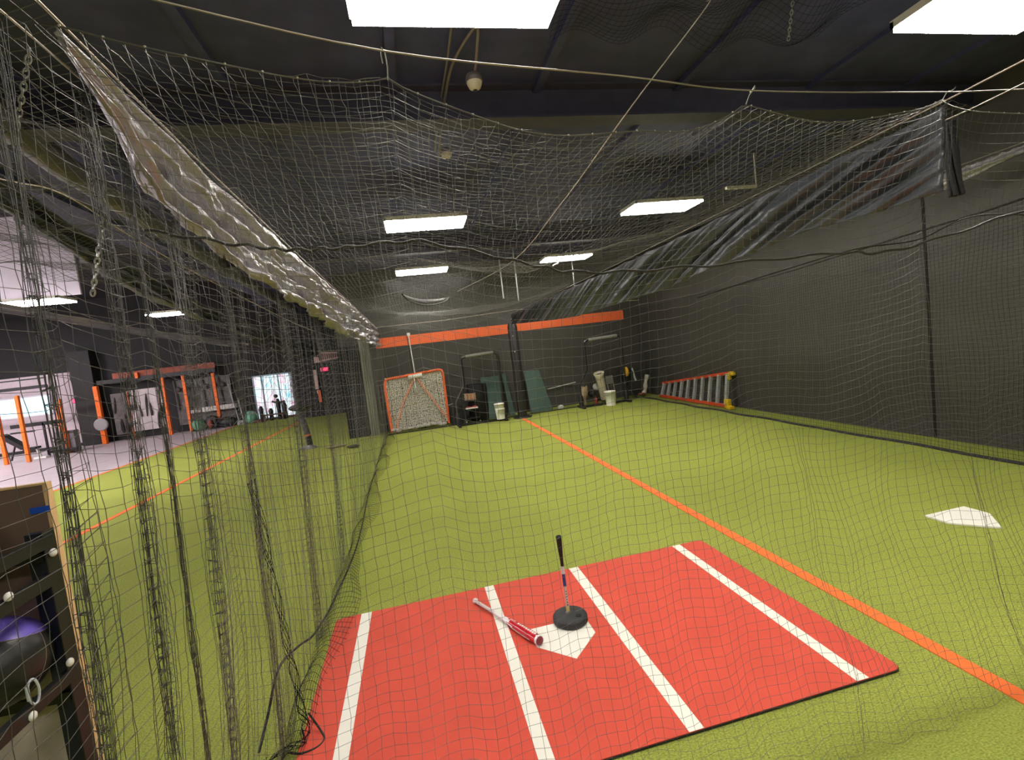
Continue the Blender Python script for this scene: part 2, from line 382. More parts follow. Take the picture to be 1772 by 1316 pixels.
# side net: long curtain on the left from near the camera to the steel column
ny = int((14.08-.55) / cell); nz = 66
a = np.linspace(.55, 14.08, ny); zz = np.linspace(0, 1, nz)
A, ZZ = np.meshgrid(a, zz, indexing='ij')
Xs = -.86 - .12*ZZ**2 + wob(A*1.3, ZZ*3, 11, .05) + .012*np.sin(A*31+3*ZZ)
Ys = A + 0*ZZ
for fy, wd, am in ((1.41, .018, .15), (1.73, .02, .16), (2.2, .024, .19), (2.78, .02, .24), (3.9, .04, .24), (5.2, .05, .28), (7.2, .07, .3), (9.6, .09, .3)):
    lean = .10*(ZZ-.5)
    e = np.exp(-((A-fy)/.26)**2)
    Ys = Ys - am * np.tanh((A + lean*.4 - fy) / wd) * e * (.35 + .65*np.clip(ZZ*1.5, 0, 1))
    Xs = Xs + .03*np.sin((A-fy)*120) * np.exp(-((A-fy)/(wd*2.2))**2)
Zs = 3.04*(1-ZZ) + .015*ZZ - .10*np.sin(PI*ZZ)*np.sin(A*6.5+ZZ*2)**2*.5 + .02*np.sin(A*17 + 5*ZZ)*np.sin(PI*ZZ) + wob(A*5, ZZ*4, 19, .02)*np.sin(PI*ZZ)
Gs = np.stack([Xs, Ys, Zs], -1) + rng.normal(0, .0016, Xs.shape + (3,))
sn = empty('side_net', (-.9, 7, 0), 'square mesh net curtain with gathered folds along the left side of the cage', 'netting')
o = net_object('mesh', Gs, .0009, NETM, sn, knots=.002); o.location = (.9, -7, 0)
# tight gathered folds of the curtain, each a narrow bundle of strands
for fi, (fy, x0, rad, sw) in enumerate(((1.41, -.885, .018, .02), (1.73, -.885, .022, .03), (2.2, -.885, .024, .03), (2.76, -.885, .024, .0), (2.0, -.90, .010, .03), (3.9, -.90, .03, .03), (5.3, -.92, .035, .04))):
    na, nzz = 13, 68
    aa = np.arange(na); hz = np.linspace(0, 1, nzz)
    AA, HZ = np.meshgrid(aa, hz, indexing='ij')
    r2 = np.random.default_rng(100+fi); ph = r2.uniform(0, 6.28, (na, 1)); rr = rad*r2.uniform(.25, 1.1, (na, 1)); wv = r2.uniform(5, 16, (na, 1))
    gx = x0 - .09*HZ**2 + rr*np.cos(ph + wv*.12*HZ*6) + .006*np.sin(HZ*wv*3+ph)
    gy = fy + sw*np.sin(HZ*2.6+fi) - .05*HZ + rr*np.sin(ph + wv*.12*HZ*6) + .006*np.cos(HZ*wv*3.3+ph)
    gz = 3.02*(1-HZ) + .012 + r2.normal(0, .006, gx.shape)
    gz = np.maximum(gz, .01)
    o = net_object('gathered_fold', np.stack([gx, gy, gz], -1), .0011, NETM, sn); o.location = (.9, -7, 0)
# slack net heaped along the foot of the curtain
sl = []
t = np.linspace(2.7, 14.0, 150); q = np.linspace(0, 1, 14)
T_, Q_ = np.meshgrid(t, q, indexing='ij')
Gl = np.stack([-1.0 + (.26*Q_*(.5+.5*np.sin(T_*1.1)**2)) + wob(T_*2, Q_*2, 31, .03), T_, .012 + .09*np.sin(PI*Q_)*(.4+.6*np.sin(T_*2.3)**2)], -1)
o = net_object('slack', Gl, .0014, NETB, sn); o.location = (.9, -7, 0)
hemp = smoothpath([(-1.04, 14.1, .02), (-1.0, 11, .02), (-.97, 8, .02), (-.91, 5.8, .02), (-.96, 4.4, .05), (-1.0, 3.8, .1), (-1.02, 3.45, .22), (-1.05, 3.1, .30), (-1.1, 2.95, .12), (-1.12, 2.8, .02)], 8)
part('hem_rope', MB().tube(hemp, .008, 7), ROPEM, sn, 'black hem rope along the turf')
bund = smoothpath([(-1.0, 3.0, 1.5), (-.97, 2.98, 1.0), (-.94, 2.95, .6), (-.92, 2.93, .3), (-.88, 2.86, .08), (-.9, 2.78, .03), (-1.0, 2.74, .03), (-1.08, 2.7, .03)], 8)
bb = MB()
for k in range(9):
    r = random.Random(k); ph = r.uniform(0, 6)
    bb.tube([(p[0]+.022*math.sin(i*.55+ph), p[1]+.022*math.cos(i*.5+ph*1.7), max(.008, p[2]+.01*math.sin(i*.8+ph))) for i, p in enumerate(bund)], .0018, 4)
part('gathered_bundle', bb, NETB, sn, 'black gathered bundle of netting')
lp = smoothpath([(-.86, 2.88, .12), (-.80, 2.84, .03), (-.77, 2.78, .015), (-.80, 2.73, .015), (-.88, 2.71, .02), (-.95, 2.74, .02)], 8)
part('tie_loop', MB().tube(lp, .006, 6), ROPEM, sn)

# roof net sagging between the cables
nx = 84; ny = 264
xs = np.linspace(-.83, 2.86, nx); ys = np.linspace(0, 1, ny)
XX, YY = np.meshgrid(xs, ys, indexing='ij')
yt = ytop(XX); Yr = yt + (13.3-yt)*YY
tx = (XX+.83)/3.69
sag = .30*np.sin(PI*tx)**1.1*(.55+.45*np.cos((Yr-3)*1.25))*np.clip((Yr-2.2)/1.6, 0, 1)
Zr = ztop(XX)*(1-np.clip((Yr-yt)/1.5, 0, 1)) + 3.03*np.clip((Yr-yt)/1.5, 0, 1) - sag + wob(XX*3, Yr*1.5, 23, .03)*np.sin(PI*tx)*np.clip(YY*8, 0, 1)
d2 = (XX-1.02)**2/.5 + (Yr-4.3)**2/1.0
Zr = Zr - .12*np.exp(-d2*2.2)
Xr = XX + wob(XX*2, Yr, 29, .03)*np.sin(PI*tx)
Gr = np.stack([Xr, Yr, Zr], -1) + rng.normal(0, .003, Xr.shape + (3,))
rn = empty('roof_net', (1, 7, 3), 'sagging square mesh net forming the roof of the batting cage', 'netting')
o = net_object('mesh', Gr, .0009, NETM, rn); o.location = (-1, -7, -3)
thing('haul_rope', MB().tube(smoothpath([(2.71, 3.65, 4.69), (1.9, 2.7, 3.9), (1.02, 1.98, 3.08), (1.09, 3.1, 2.98), (1.0, 4.4, 2.9), (.6, 6.5, 2.92), (.35, 9.5, 2.98)][:1] + [(1.72, 2.32, 3.72), (1.04, 1.96, 3.04), (1.09, 3.1, 2.99), (1.0, 4.4, 2.86), (.7, 6.5, 2.9)], 8), .0026, 6), WHITEROPE, 'pale rope running down from the ceiling onto the roof net', 'rope')

# net along the right wall, and net before the back wall
fine = .05
yy = np.linspace(-2, 13.75, int(15.75/fine)); z2 = np.linspace(0, 1, 62)
A, ZZ = np.meshgrid(yy, z2, indexing='ij')
top = np.interp(A, [-2, 4, 5.5, 8, 10.4, 13.75], [3.3, 3.05, 2.95, 2.8, 2.77, 2.72])
Gw = np.stack([6.79 + wob(A, ZZ*3, 41, .05) + .05*(1-ZZ), A, top*(1-ZZ)+.01*ZZ], -1)
wn = empty('wall_net', (6.8, 6, 0), 'fine black net hanging along the right wall with a dark hem on the turf', 'netting')
o = net_object('mesh', Gw, .0017, NETB, wn, steps=(1, 1)); o.location = (-6.8, -6, 0)
part('hem_rope', MB().tube([tuple(p) for p in Gw[::4, -1]], .03, 6), ROPEM, wn, 'dark hem on the turf')
part('top_rope', MB().tube([tuple(p) for p in Gw[::4, 0]], .012, 6), ROPEM, wn)
xb = np.linspace(-.95, 6.79, int(7.74/fine)); A, ZZ = np.meshgrid(xb, z2, indexing='ij')
Gb = np.stack([A, 13.78 + wob(A, ZZ*3, 43, .03), 2.85*(1-ZZ)+.01*ZZ], -1)
bn = empty('back_net', (3, 13.8, 0), 'fine black net hanging in front of the back wall behind the pitching screens', 'netting')
o = net_object('mesh', Gb[:, :], .0015, NETB, bn); o.location = (-3, -13.8, 0)
part('hem_rope', MB().tube([tuple(p) for p in Gb[::4, -1]], .02, 6), ROPEM, bn, 'dark hem on the turf')
# ceiling net of the neighbouring cage, high at the right
x3 = np.linspace(1.3, 3.7, 52); y3 = np.linspace(.2, 3.6, 70); A, B = np.meshgrid(x3, y3, indexing='ij')
Gc = np.stack([A, B, 4.35 + wob(A*2, B*2, 51, .12)], -1)
cn = net_object('overhead_net', Gc, .0012, NETB); tag(cn, 'faint black net stretched just under the ceiling at the top right', 'netting')
x3 = np.linspace(-3.2, -.95, 50); y3 = np.linspace(.6, 6, 110); A, B = np.meshgrid(x3, y3, indexing='ij')
Gc = np.stack([A, B, 3.25 + wob(A*2, B*2, 53, .12)], -1)
cn = net_object('overhead_net', Gc, .0013, NETM); tag(cn, 'dark net stretched overhead in the top left corner beyond the side net', 'netting')

# ================================================================ TARPS
def tarp(name, X0, top, bot, m, label, amp, folds, seed, nu=260, nv=44, crush=None, drape=0):
    ty = np.array([p[0] for p in top]); tz = np.array([p[1] for p in top]); by = np.array([p[0] for p in bot]); bz = np.array([p[1] for p in bot])
    s = np.linspace(0, 1, nu)
    def arc(y, z):
        L = np.concatenate([[0], np.cumsum(np.hypot(np.diff(y), np.diff(z)))]); L /= L[-1]
        return np.interp(s, L, y), np.interp(s, L, z)
    # both edges sampled by the same share of their length
    Ty, Tz = arc(ty, tz); By, Bz = arc(by, bz)
    vv = np.linspace(0, 1, nv); Sg, Vg = np.meshgrid(s, vv, indexing='ij')
    Yg = Ty[:, None]*(1-Vg) + By[:, None]*Vg; Zg = Tz[:, None]*(1-Vg) + Bz[:, None]*Vg
    ph = wob(Sg*6, Vg*2, seed, 1.6)
    dx = amp*(np.sin(2*PI*folds*Vg + 7*Sg + ph) * .6 + np.sin(2*PI*folds*1.9*Vg - 9*Sg + 1.7*ph) * .3)
    dx += wob(Sg*30, Vg*7, seed+1, amp*.7) + (wob(Sg*90, Vg*16, seed+2, amp*.5))
    if crush is not None: dx += wob(Sg*220, Vg*22, seed+3, .05)*np.clip((Sg-crush)*5, 0, 1); Zg = Zg + wob(Sg*190, Vg*18, seed+4, .035)*np.clip((Sg-crush)*5, 0, 1)
    if drape:
        q = Yg - 2.0 - drape*Vg
        q = q + .12*np.sin(q*2.3+1) + .1*np.sin(q*5.1)
        dx = .030*np.sin(2*PI*q/.42) + .016*np.sin(2*PI*q/.19+1) + .012*np.sin(2*PI*q/.9) + wob(Sg*30, Vg*5, seed+1, .015)
        dx = dx*(.25+.75*np.sin(PI*np.clip(Vg*.8+.1, 0, 1)))
    else: dx += -amp*.8*np.sin(PI*Vg)
    Zg = Zg - .018*np.abs(np.sin(Sg*55))*(1-Vg)**3
    G = np.stack([X0 + dx*np.clip(Vg*5, .1, 1)*np.clip(Sg*(40 if drape else 14)+.12, 0, 1), Yg, Zg], -1)
    mb = MB(); mb.sheet(G)
    return thing(name, mb, m, label, 'tarp', solid=.003)
tarp('silver_tarp', -.83, [(1.58, 3.11), (1.74, 3.12), (2.42, 3.08), (3.76, 3.06), (7, 3.04), (13.5, 2.98)],
     [(1.62, 3.06), (1.84, 2.95), (1.93, 2.86), (2.02, 2.78), (2.13, 2.775), (2.44, 2.74), (2.85, 2.67), (4.18, 2.61), (6.85, 2.5), (10.48, 2.48), (13.3, 2.5)],
     SILVER, 'crumpled silvery tarp hanging from the cable along the left of the cage', .06, 3.2, 61, crush=.55)
tarp('dark_tarp', 2.86, [(2.05, 3.07), (2.98, 3.05), (4.15, 3.02), (5.94, 3.0), (9, 2.98), (13.35, 2.98)],
     [(2.08, 2.64), (2.52, 2.64), (2.96, 2.66), (3.95, 2.6), (4.99, 2.52), (7.9, 2.46), (9.25, 2.5), (13.3, 2.68)],
     GREYTARP, 'dark folded tarp hanging from the cable above the orange turf line on the right', .07, 4.2, 71, nu=420, drape=1.5)
mb = MB()
for k in range(5): mb.tube([(2.875+.012*math.cos(k*1.3), 2.04+.012*math.sin(k*1.3), 2.98), (2.88+.02*math.cos(k*1.3+.5), 2.04+.02*math.sin(k*1.3+.5), 2.75), (2.88+.024*math.cos(k*1.3+1), 2.03+.024*math.sin(k*1.3+1), 2.60)], .012, 7)
thing('tarp_tail', mb, mat('black_cloth_tail', (24, 23, 23), .7, bump=.5, bscale=40), 'black twisted tail of cloth hanging at the near end of the dark tarp', 'cloth')
# small roll of silver tarp by the right wall
tarp('silver_tarp', 6.75, [(3.0, 3.62), (4.2, 3.6), (5.05, 3.58)], [(3.0, 3.5), (4.2, 3.5), (5.05, 3.36)], SILVER, 'short silvery strip of tarp high at the right edge beyond the dark tarp', .03, 1.5, 81, 60, 16)
thing('support_cable', MB().tube([(6.75, -1, 3.7), (6.75, 4.2, 3.62), (6.75, 14.4, 3.5)], .005, 6), CABLE, 'steel cable high along the right wall', 'cable')
# tarps and duct seen beyond the side net
tarp('rolled_tarp', -5.2, [(5, 3.6), (8.6, 3.42), (11, 3.32), (17.8, 3.18), (23.5, 3.15)], [(5, 3.42), (8.6, 3.28), (11, 3.15), (17.8, 3.0), (23.5, 3.0)], mat('lilac_silver_tarp', (200, 190, 205), .25, .4, bump=.9, bscale=12), 'thin shiny rolled tarp under the left ceiling lights', .04, 2, 91, 160, 16)
tarp('black_tarp', -3.0, [(4.2, 4.05), (6.2, 3.55), (8.1, 3.3), (13.5, 2.92), (17, 2.9)], [(4.2, 3.75), (6.2, 3.25), (8.1, 3.0), (13.5, 2.5), (17, 2.45)], mat('black_tarp_cloth', (46, 45, 46), .45, .1, bump=.6, bscale=8), 'dark sagging tarp beyond the left net, sloping toward the back wall', .08, 2, 95, 160, 20)
d = MB().tube([(-2.6, 2.5, 4.42), (-3.17, 5.7, 4.42), (-3.4, 8.5, 4.42), (-4.2, 20, 4.42)], .13, 14)
thing('ceiling_duct', d, mat('duct_paint', (96, 92, 88), .5, .2), 'round dark duct under the ceiling on the left, behind the nets', 'duct')
thing('support_cable', MB().tube([(-5.2, -1, 3.62), (-5.2, 24, 3.2)], .006, 6), CABLE, 'steel cable carrying the thin shiny rolled tarp', 'cable')
thing('ceiling_banner', MB().box(-10.5, -6.95, 12.4, 12.45, 4.35, 6.1), mat('white_sheet', (235, 226, 240), .5, var=.06, scale=3, bump=.3, bscale=4), 'large pale sheet hanging behind the ceiling light at the left edge', 'sheet')
# chain pieces
def chain(p0, p1, nlink, label, r=.0022):
    m = MB(); p0 = Vector(p0); p1 = Vector(p1); d = (p1-p0); L = d.length/nlink; d.normalize(); s = d.orthogonal().normalized(); s2 = d.cross(s)
    for i in range(nlink):
        c = p0 + d*L*(i+.5); q = s if i % 2 else s2
        m.tube([c + d*math.cos(t)*L*.68 + q*math.sin(t)*L*.34 for t in [2*PI*k/12 for k in range(12)]], r, 5, closed=True)
    return thing('hanging_chain', m, STEEL, label, 'chain')
chain((3.51, 3.63, 4.69), (3.55, 3.75, 4.45), 9, 'short steel chain dangling at the top of the photo, left of the top right light', .004)
chain((-.90, 1.58, 3.05), (-.99, 1.62, 2.86), 12, 'steel chain hanging from the thin cable in the top left corner')
chain((-1.72, 3.4, 3.15), (-1.9, 3.5, 2.72), 14, 'steel chain hanging beyond the left net above the gym', .005)
# detectors and conduits
def detector(x, y, z, label, sc=1):
    t = empty('ceiling_sensor', (x, y, z), label, 'sensor')
    part('base', MB().lathe([(.03*sc, .07*sc), (.065*sc, .06*sc), (.075*sc, .02*sc), (.075*sc, 0)], (x, y, z)), mat('sensor_grey', (120, 112, 110), .5), t)
    part('dome', MB().lathe([(.066*sc, 0), (.064*sc, -.02*sc), (.05*sc, -.05*sc), (.02*sc, -.068*sc), (.004, -.07*sc)], (x, y, z)), CREAM, t)
    part('lens', MB().lathe([(.02*sc, -.0685*sc), (.018*sc, -.074*sc), (.002, -.075*sc)], (x, y, z)), BLACK, t)
detector(.84, 4.3, 4.42, 'white domed ceiling sensor below the large top light')
detector(.68, 5.65, 4.36, 'dim cream ceiling sensor seen through the roof net', .9)
cd = mat('conduit_paint', (128, 118, 106), .5)
thing('ceiling_conduit', MB().tube(smoothpath([(.60, 5.8, 4.36), (.62, 5.2, 4.5), (.66, 4.6, 4.62), (.72, 4.25, 4.64), (.84, 3.95, 4.66), (.86, 4.1, 4.6), (.85, 4.28, 4.48)], 8), .012, 7), cd, 'bent conduit looping down to the domed ceiling sensor', 'conduit')
thing('ceiling_conduit', MB().tube(smoothpath([(.64, 3.7, 4.66), (.64, 4.4, 4.66), (.60, 5.2, 4.6), (.58, 5.9, 4.5)], 6), .01, 7), cd, 'straight grey conduit beside the looping one under the ceiling', 'conduit')
t = MB().box(5.2, 5.75, 6.9, 6.95, 4.15, 4.19).tube([(5.75, 6.92, 4.15), (5.75, 6.92, 4.69)], .012, 6)
thing('steel_bracket', t, frame_m, 'pale steel strut with an upright, hanging beside the ceiling light above the dark tarp', 'bracket')
t = MB().tube([(3.9, 11.4, 4.09), (3.75, 11.4, 3.95), (3.62, 11.4, 3.9)], .02, 6)
thing('hanging_strip', t, WHITE, 'loose pale strip dangling below the far right ceiling light', 'strip')
for x, zt, zl in ((4.55, 3.3, 'the one below the far right ceiling light'), (2.95, 3.25, 'the one above the padded post'), (2.55, 3.35, 'the one left of the padded post')):
    thing('hanger_rod', MB().tube([(x, 12.6, zt), (x, 12.6, ZC)], .018, 6), STEEL, 'thin steel rod hanging from the ceiling, ' + zl, 'rod')
arc = [(-.03, 6.56, 2.95), (.05, 6.9, 2.90), (.22, 7.3, 2.86), (.42, 7.5, 2.86), (.6, 7.55, 2.90), (.68, 7.72, 2.97)]
sp = smoothpath(arc, 6); mb = MB()
vs = []; fs = []
for i, p in enumerate(sp):
    h = .085*math.sin(PI*i/(len(sp)-1))
    vs += [(p[0], p[1], p[2]-.0), (p[0], p[1]+.02, p[2]+h)]
for i in range(len(sp)-1): fs.append((2*i, 2*i+2, 2*i+3, 2*i+1))
mb.add(vs, fs, True); mb.tube([(p[0], p[1]-.005, p[2]-.005) for p in sp], .01, 6)
o = thing('net_sling', mb, mat('sling_cloth', (44, 42, 40), .6), 'dark curved strip of cloth sagging in the roof net near the back wall', 'strip', solid=.004)

# ================================================================ POSTS
m = MB()
m.box(-1.44, -1.18, 14.14, 14.34, 0, 3.3)
for x in (-1.40, -1.34, -1.28, -1.22): m.tube([(x, 14.13, 0), (x, 14.13, 3.3)], .022, 6)
thing('steel_column', m, mat('galvanised', (150, 152, 136), .45, .35, var=.1), 'ribbed pale steel column at the left end of the back wall', 'column')
thing('wall_end_box', MB().box(-2.04, -1.5, 14.2, 14.42, 0, 2.6), mat('dark_cloth', (34, 34, 38), .8, bump=.5, bscale=12), 'black cloth covered wall end left of the steel column', 'curtain')
t = empty('padded_post', (2.86, 13.4, 0), 'tall black padded post at the far end of the orange turf line', 'post')
part('pad', MB().lathe([(.13, .03), (.14, .1), (.135, 1.2), (.14, 2.6), (.11, 2.72)], (2.86, 13.4, 0), k=14), mat('black_vinyl', (36, 35, 34), .45, bump=.4, bscale=10), t)
part('foot', MB().lathe([(.28, 0), (.28, .025), (.16, .05)], (2.86, 13.4, 0), k=8), BLACKM, t)
part('bolt', MB().sphere((2.82, 13.26, 1.9), .02).sphere((2.82, 13.26, 2.35), .018), STEEL, t)

# ================================================================ BATTING MAT
mx0, mx1, my0, my1 = -.9, 2.48, 2.14, 4.1
t = empty('batting_mat', (.8, 3.1, 0), 'large red batting mat with four white lines lying on the turf', 'mat')
cr = .05
def rounded(x0, x1, y0, y1, r):
    P_ = []
    for cx, cy, a0 in ((x1-r, y0+r, -90), (x1-r, y1-r, 0), (x0+r, y1-r, 90), (x0+r, y0+r, 180)):
        for k in range(5): an = math.radians(a0 + 22.5*k); P_.append((cx+r*math.cos(an), cy+r*math.sin(an)))
    return P_
part('rubber_backing', MB().prism(rounded(mx0, mx1, my0, my1, cr), .002, .012), BLACK, t)
part('red_surface', MB().prism(rounded(mx0+.002, mx1-.002, my0+.004, my1-.002, cr), .0122, .016), RED, t)
for x, wd in ((-.655, .085), (.39, .08), (1.175, .085), (2.21, .08)):
    part('white_line', MB().box(x-wd/2, x+wd/2, my0+.006, my1-.004, .0162, .0172), MATWHITE, t)
cx, yf = .785, 3.33; h = .216
part('home_plate', MB().prism([(cx-h, yf), (cx-h, yf-h), (cx, yf-2*h), (cx+h, yf-h), (cx+h, yf)][::-1], .0162, .0182), MATWHITE, t)
cx, yf = 4.80, 3.63
thing('home_plate', MB().prism([(cx-h*1.1, yf), (cx-h*1.1, yf-h), (cx, yf-2.15*h), (cx+h*1.1, yf-h), (cx+h*1.1, yf)][::-1], .001, .02), MATWHITE, 'white home plate lying alone on the turf at the right', 'home plate', bevel=.004)
# ---- tee
bx, by, bz = .885, 3.315, .0185
t = empty('batting_tee', (bx, by, bz), 'batting tee with round black base and black topped stem standing on the mat', 'batting tee')
part('base', MB().lathe([(.118, 0), (.128, .008), (.128, .04), (.12, .05), (.06, .054), (.02, .056)], (bx, by, bz), k=40), RUBBER, t, 'heavy black round base')
top = Vector((.868, 3.32, .67)); foot = Vector((bx-.005, by+.02, bz+.05)); ax = (top-foot).normalized(); L = (top-foot).length
def seg(a, b, r0, r1, k=14): return MB().lathe([(r0, a*L), (r1, b*L)], foot, ax, k)
part('stem', seg(0, .62, .0105, .0105), mat('tee_stem', (205, 202, 200), .35, .4), t, 'silver lower stem')
part('collar', MB().lathe([(.02, -.006), (.02, .008), (.014, .02)], foot, ax, 8), STEEL, t)
part('label_band', seg(.015, .09, .0125, .0125), mat('tee_yellow', (225, 200, 120), .5), t, 'pale yellow band')
part('label_band', seg(.36, .52, .0125, .0125), mat('tee_blue', (45, 60, 120), .5), t, 'blue band')
part('label_band', seg(.52, .62, .0135, .0135), mat('tee_white', (225, 225, 228), .5), t, 'white band with dark print')
mk = MB()
for k in range(6):
    c = foot + ax*L*(.12+.035*k); mk.add([c+Vector((-.004, -.0108, -.004)), c+Vector((.005, -.0108, -.004)), c+Vector((.005, -.0108, .002)), c+Vector((-.004, -.0108, .002))], [(0, 1, 2, 3)])
part('height_marks', mk, mat('dark_print', (50, 50, 60), .6), t)
part('ball_cone', MB().lathe([(.013, .61*L), (.012, .66*L), (.013, .72*L), (.018, .85*L), (.0205, .96*L), (.021, 1.0*L), (.016, 1.004*L), (.014, .985*L)], foot, ax, 18), mat('tee_rubber', (16, 16, 17), .55), t, 'black flared rubber top')
hd = MB(); hc = Vector((bx+.052, by-.045, bz+.0545))
hd.lathe([(.022, 0), (.022, .0015), (.019, .002)], hc, None, 6)
part('hand_slot', hd, mat('slot_black', (8, 8, 8), .8), t)
# ---- bat
k0 = Vector((.235, 3.865, .0175+.022)); k1 = Vector((.60, 3.115, .0175+.034)); d = (k1-k0); L = d.length; d.normalize()
t = empty('baseball_bat', tuple(k0), 'red and white baseball bat lying across the mat beside the plate', 'baseball bat')
def bseg(pr, m, n, lab=None): part(n, MB().lathe([(r, a*L) for a, r in pr], k0, d, 20), m, t, lab)
bseg([(0, .012), (.004, .022), (.016, .024), (.024, .018), (.035, .0135)], mat('bat_knob', (225, 215, 212), .4), 'knob')
bseg([(.03, .0135), (.1, .0130), (.33, .0135), (.345, .0125)], mat('bat_grip', (214, 200, 198), .7, bump=.6, bscale=90), 'grip', 'pale wrapped grip')
bseg([(.345, .0125), (.45, .0155), (.52, .0195), (.56, .0225)], mat('bat_white', (232, 228, 226), .3), 'taper')
bseg([(.56, .0225), (.62, .0265), (.70, .031), (.80, .033), (.95, .033), (.965, .0325)], mat('bat_red', (196, 22, 40), .25), 'barrel', 'glossy red barrel')
bseg([(.965, .0325), (.972, .034), (.99, .033)], mat('bat_white', (232, 228, 226), .3), 'end_ring')
bseg([(.985, .031), (1.0, .029), (1.006, .02), (1.008, .004)], mat('bat_cap', (140, 52, 66), .5), 'end_cap')
sd = d.cross(Vector((0, 0, 1))).normalized()
upv = sd.cross(d).normalized()
def patch(mb, a0, a1, th0, th1, off=.0006):
    n1, n2 = 8, 5; vs = []
    for i in range(n1):
        a = a0 + (a1-a0)*i/(n1-1); r = np.interp(a, [.45, .56, .62, .70, .80, .95], [.0155, .0225, .0265, .031, .033, .033]) + off
        for j in range(n2):
            th = math.radians(th0 + (th1-th0)*j/(n2-1)); vs.append(k0 + d*L*a + (upv*math.cos(th) + sd*math.sin(th))*float(r))
    mb.add(vs, [(i*n2+j, i*n2+j+1, (i+1)*n2+j+1, (i+1)*n2+j) for i in range(n1-1) for j in range(n2-1)], True)
ws = MB()
for a in np.arange(.70, .93, .028): patch(ws, a, a+.020, -22 , 14 if int(a*1000) % 2 else 6)
patch(ws, .58, .66, -38, -10); patch(ws, .56, .60, 10, 60)
part('white_lettering', ws, mat('bat_white', (232, 228, 226), .3), t)
sg = MB(); patch(sg, .62, .9, 95, 125); patch(sg, .5, .66, 70, 92)
part('silver_streak', sg, mat('bat_white', (232, 228, 226), .3), t)

# ================================================================ BACK WALL GEAR
# lacrosse style goal
gx0, gx1, gy, gz = -.87, .79, 14.05, 1.62
t = empty('sports_goal', (0, gy, 0), 'orange framed goal with pale net standing against the back wall', 'goal')
r_ = .035
part('frame', MB().tube(smoothpath([(gx0+.02, gy, .03), (gx0, gy, .8), (gx0, gy, 1.44)], 4)[:-1] + [(gx0, gy, 1.44), (gx0+.03, gy, 1.53), (gx0+.12, gy, 1.56), (gx1-.1, gy, gz+.03), (gx1-.02, gy, gz), (gx1, gy, gz-.1), (gx1, gy, .05)], r_, 10), ORANGE, t)
part('base_bar', MB().tube([(-.03, gy-.02, 1.50), (-.45, gy-.06, .8), (-.72, gy-.08, .08)], .022, 8), mat('salmon_pipe', (232, 150, 112), .5), t)
part('base_bar', MB().tube([(.02, gy-.02, 1.50), (.45, gy-.06, .75), (.72, gy-.08, .25)], .022, 8), mat('salmon_pipe', (232, 150, 112), .5), t)
part('pad', MB().lathe([(.03, -.2), (.055, -.19), (.055, .19), (.03, .2)], (0, gy-.07, 1.55), (1, 0, .08), 12), WHITE, t, 'white pad at the top of the frame')
part('strap', MB().tube([(-.04, gy-.09, 1.5), (-.03, gy-.1, 1.2)], .018, 6), WHITE, t)
gxs = np.linspace(gx0+.03, gx1-.03, 46); gzs = np.linspace(.06, 1.58, 42); A, B = np.meshgrid(gxs, gzs, indexing='ij')
Gg = np.stack([A, gy+.03+.05*np.sin(PI*(A-gx0)/(gx1-gx0))*np.sin(B*2), B+.05*(A-gx0)/(gx1-gx0)], -1) + rng.normal(0, .008, A.shape+(3,))
o = net_object('net', Gg, .0085, mat('goal_net', (244, 240, 222), .8), t); o.location = (0, -gy, 0)
sl = MB(); 
for k in range(26):
    r = random.Random(k+5); x = gx0+.1 + (gx1-gx0-.15)*k/26
    sl.sphere((x, gy-.08+r.uniform(-.04, .03), .06+r.uniform(0, .06)), r.uniform(.035, .075), (1.4, .8, .7), 8, 6)
part('bunched_net', sl, mat('goal_net_bunch', (205, 200, 190), .9, var=.3, scale=25, bump=1, bscale=30), t, 'white bunched net along the bottom')
for k, (x, h) in enumerate(((-.62, .5), (-.38, .56), (-.1, .6), (.1, .7))):
    lab = 'black bat standing upright behind the goal net, ' + ('leftmost of four', 'second from the left', 'third from the left', 'tallest, rightmost of four')[k]
    thing('baseball_bat', MB().lathe([(.03, 0), (.03, h*.4), (.014, h*.62), (.014, h*.95), (.022, h)], (x, gy+.17, 0), (-.05, 0, 1), 10), BLACK, lab, 'baseball bat', 'black bats behind the goal')
t = empty('ball_collector_pole', (0, 14.38, 0), 'tall thin white pole with a white cap rising behind the goal', 'pole')
part('pole', MB().tube([(.0, 14.2, 1.62), (-.04, 14.35, 2.76)], .018, 8), mat('pole_white', (215, 212, 205), .4), t)
part('cap', MB().lathe([(.05, -.04), (.06, 0), (.05, .05)], (-.04, 14.35, 2.76), None, 12), WHITE, t)
# wire rack left of the goal
m = MB()
for x in (-1.08, -1.0, -.93): m.tube([(x, 14.22, .02), (x+.01, 14.22, 1.42)], .012, 5)
for z in (.25, .65, 1.05, 1.4): m.tube([(-1.14, 14.22, z), (-.9, 14.22, z+.02)], .01, 5)
thing('wire_rack', m, mat('grey_wire', (150, 148, 140), .4, .5), 'narrow grey wire rack between the steel column and the orange goal', 'rack')
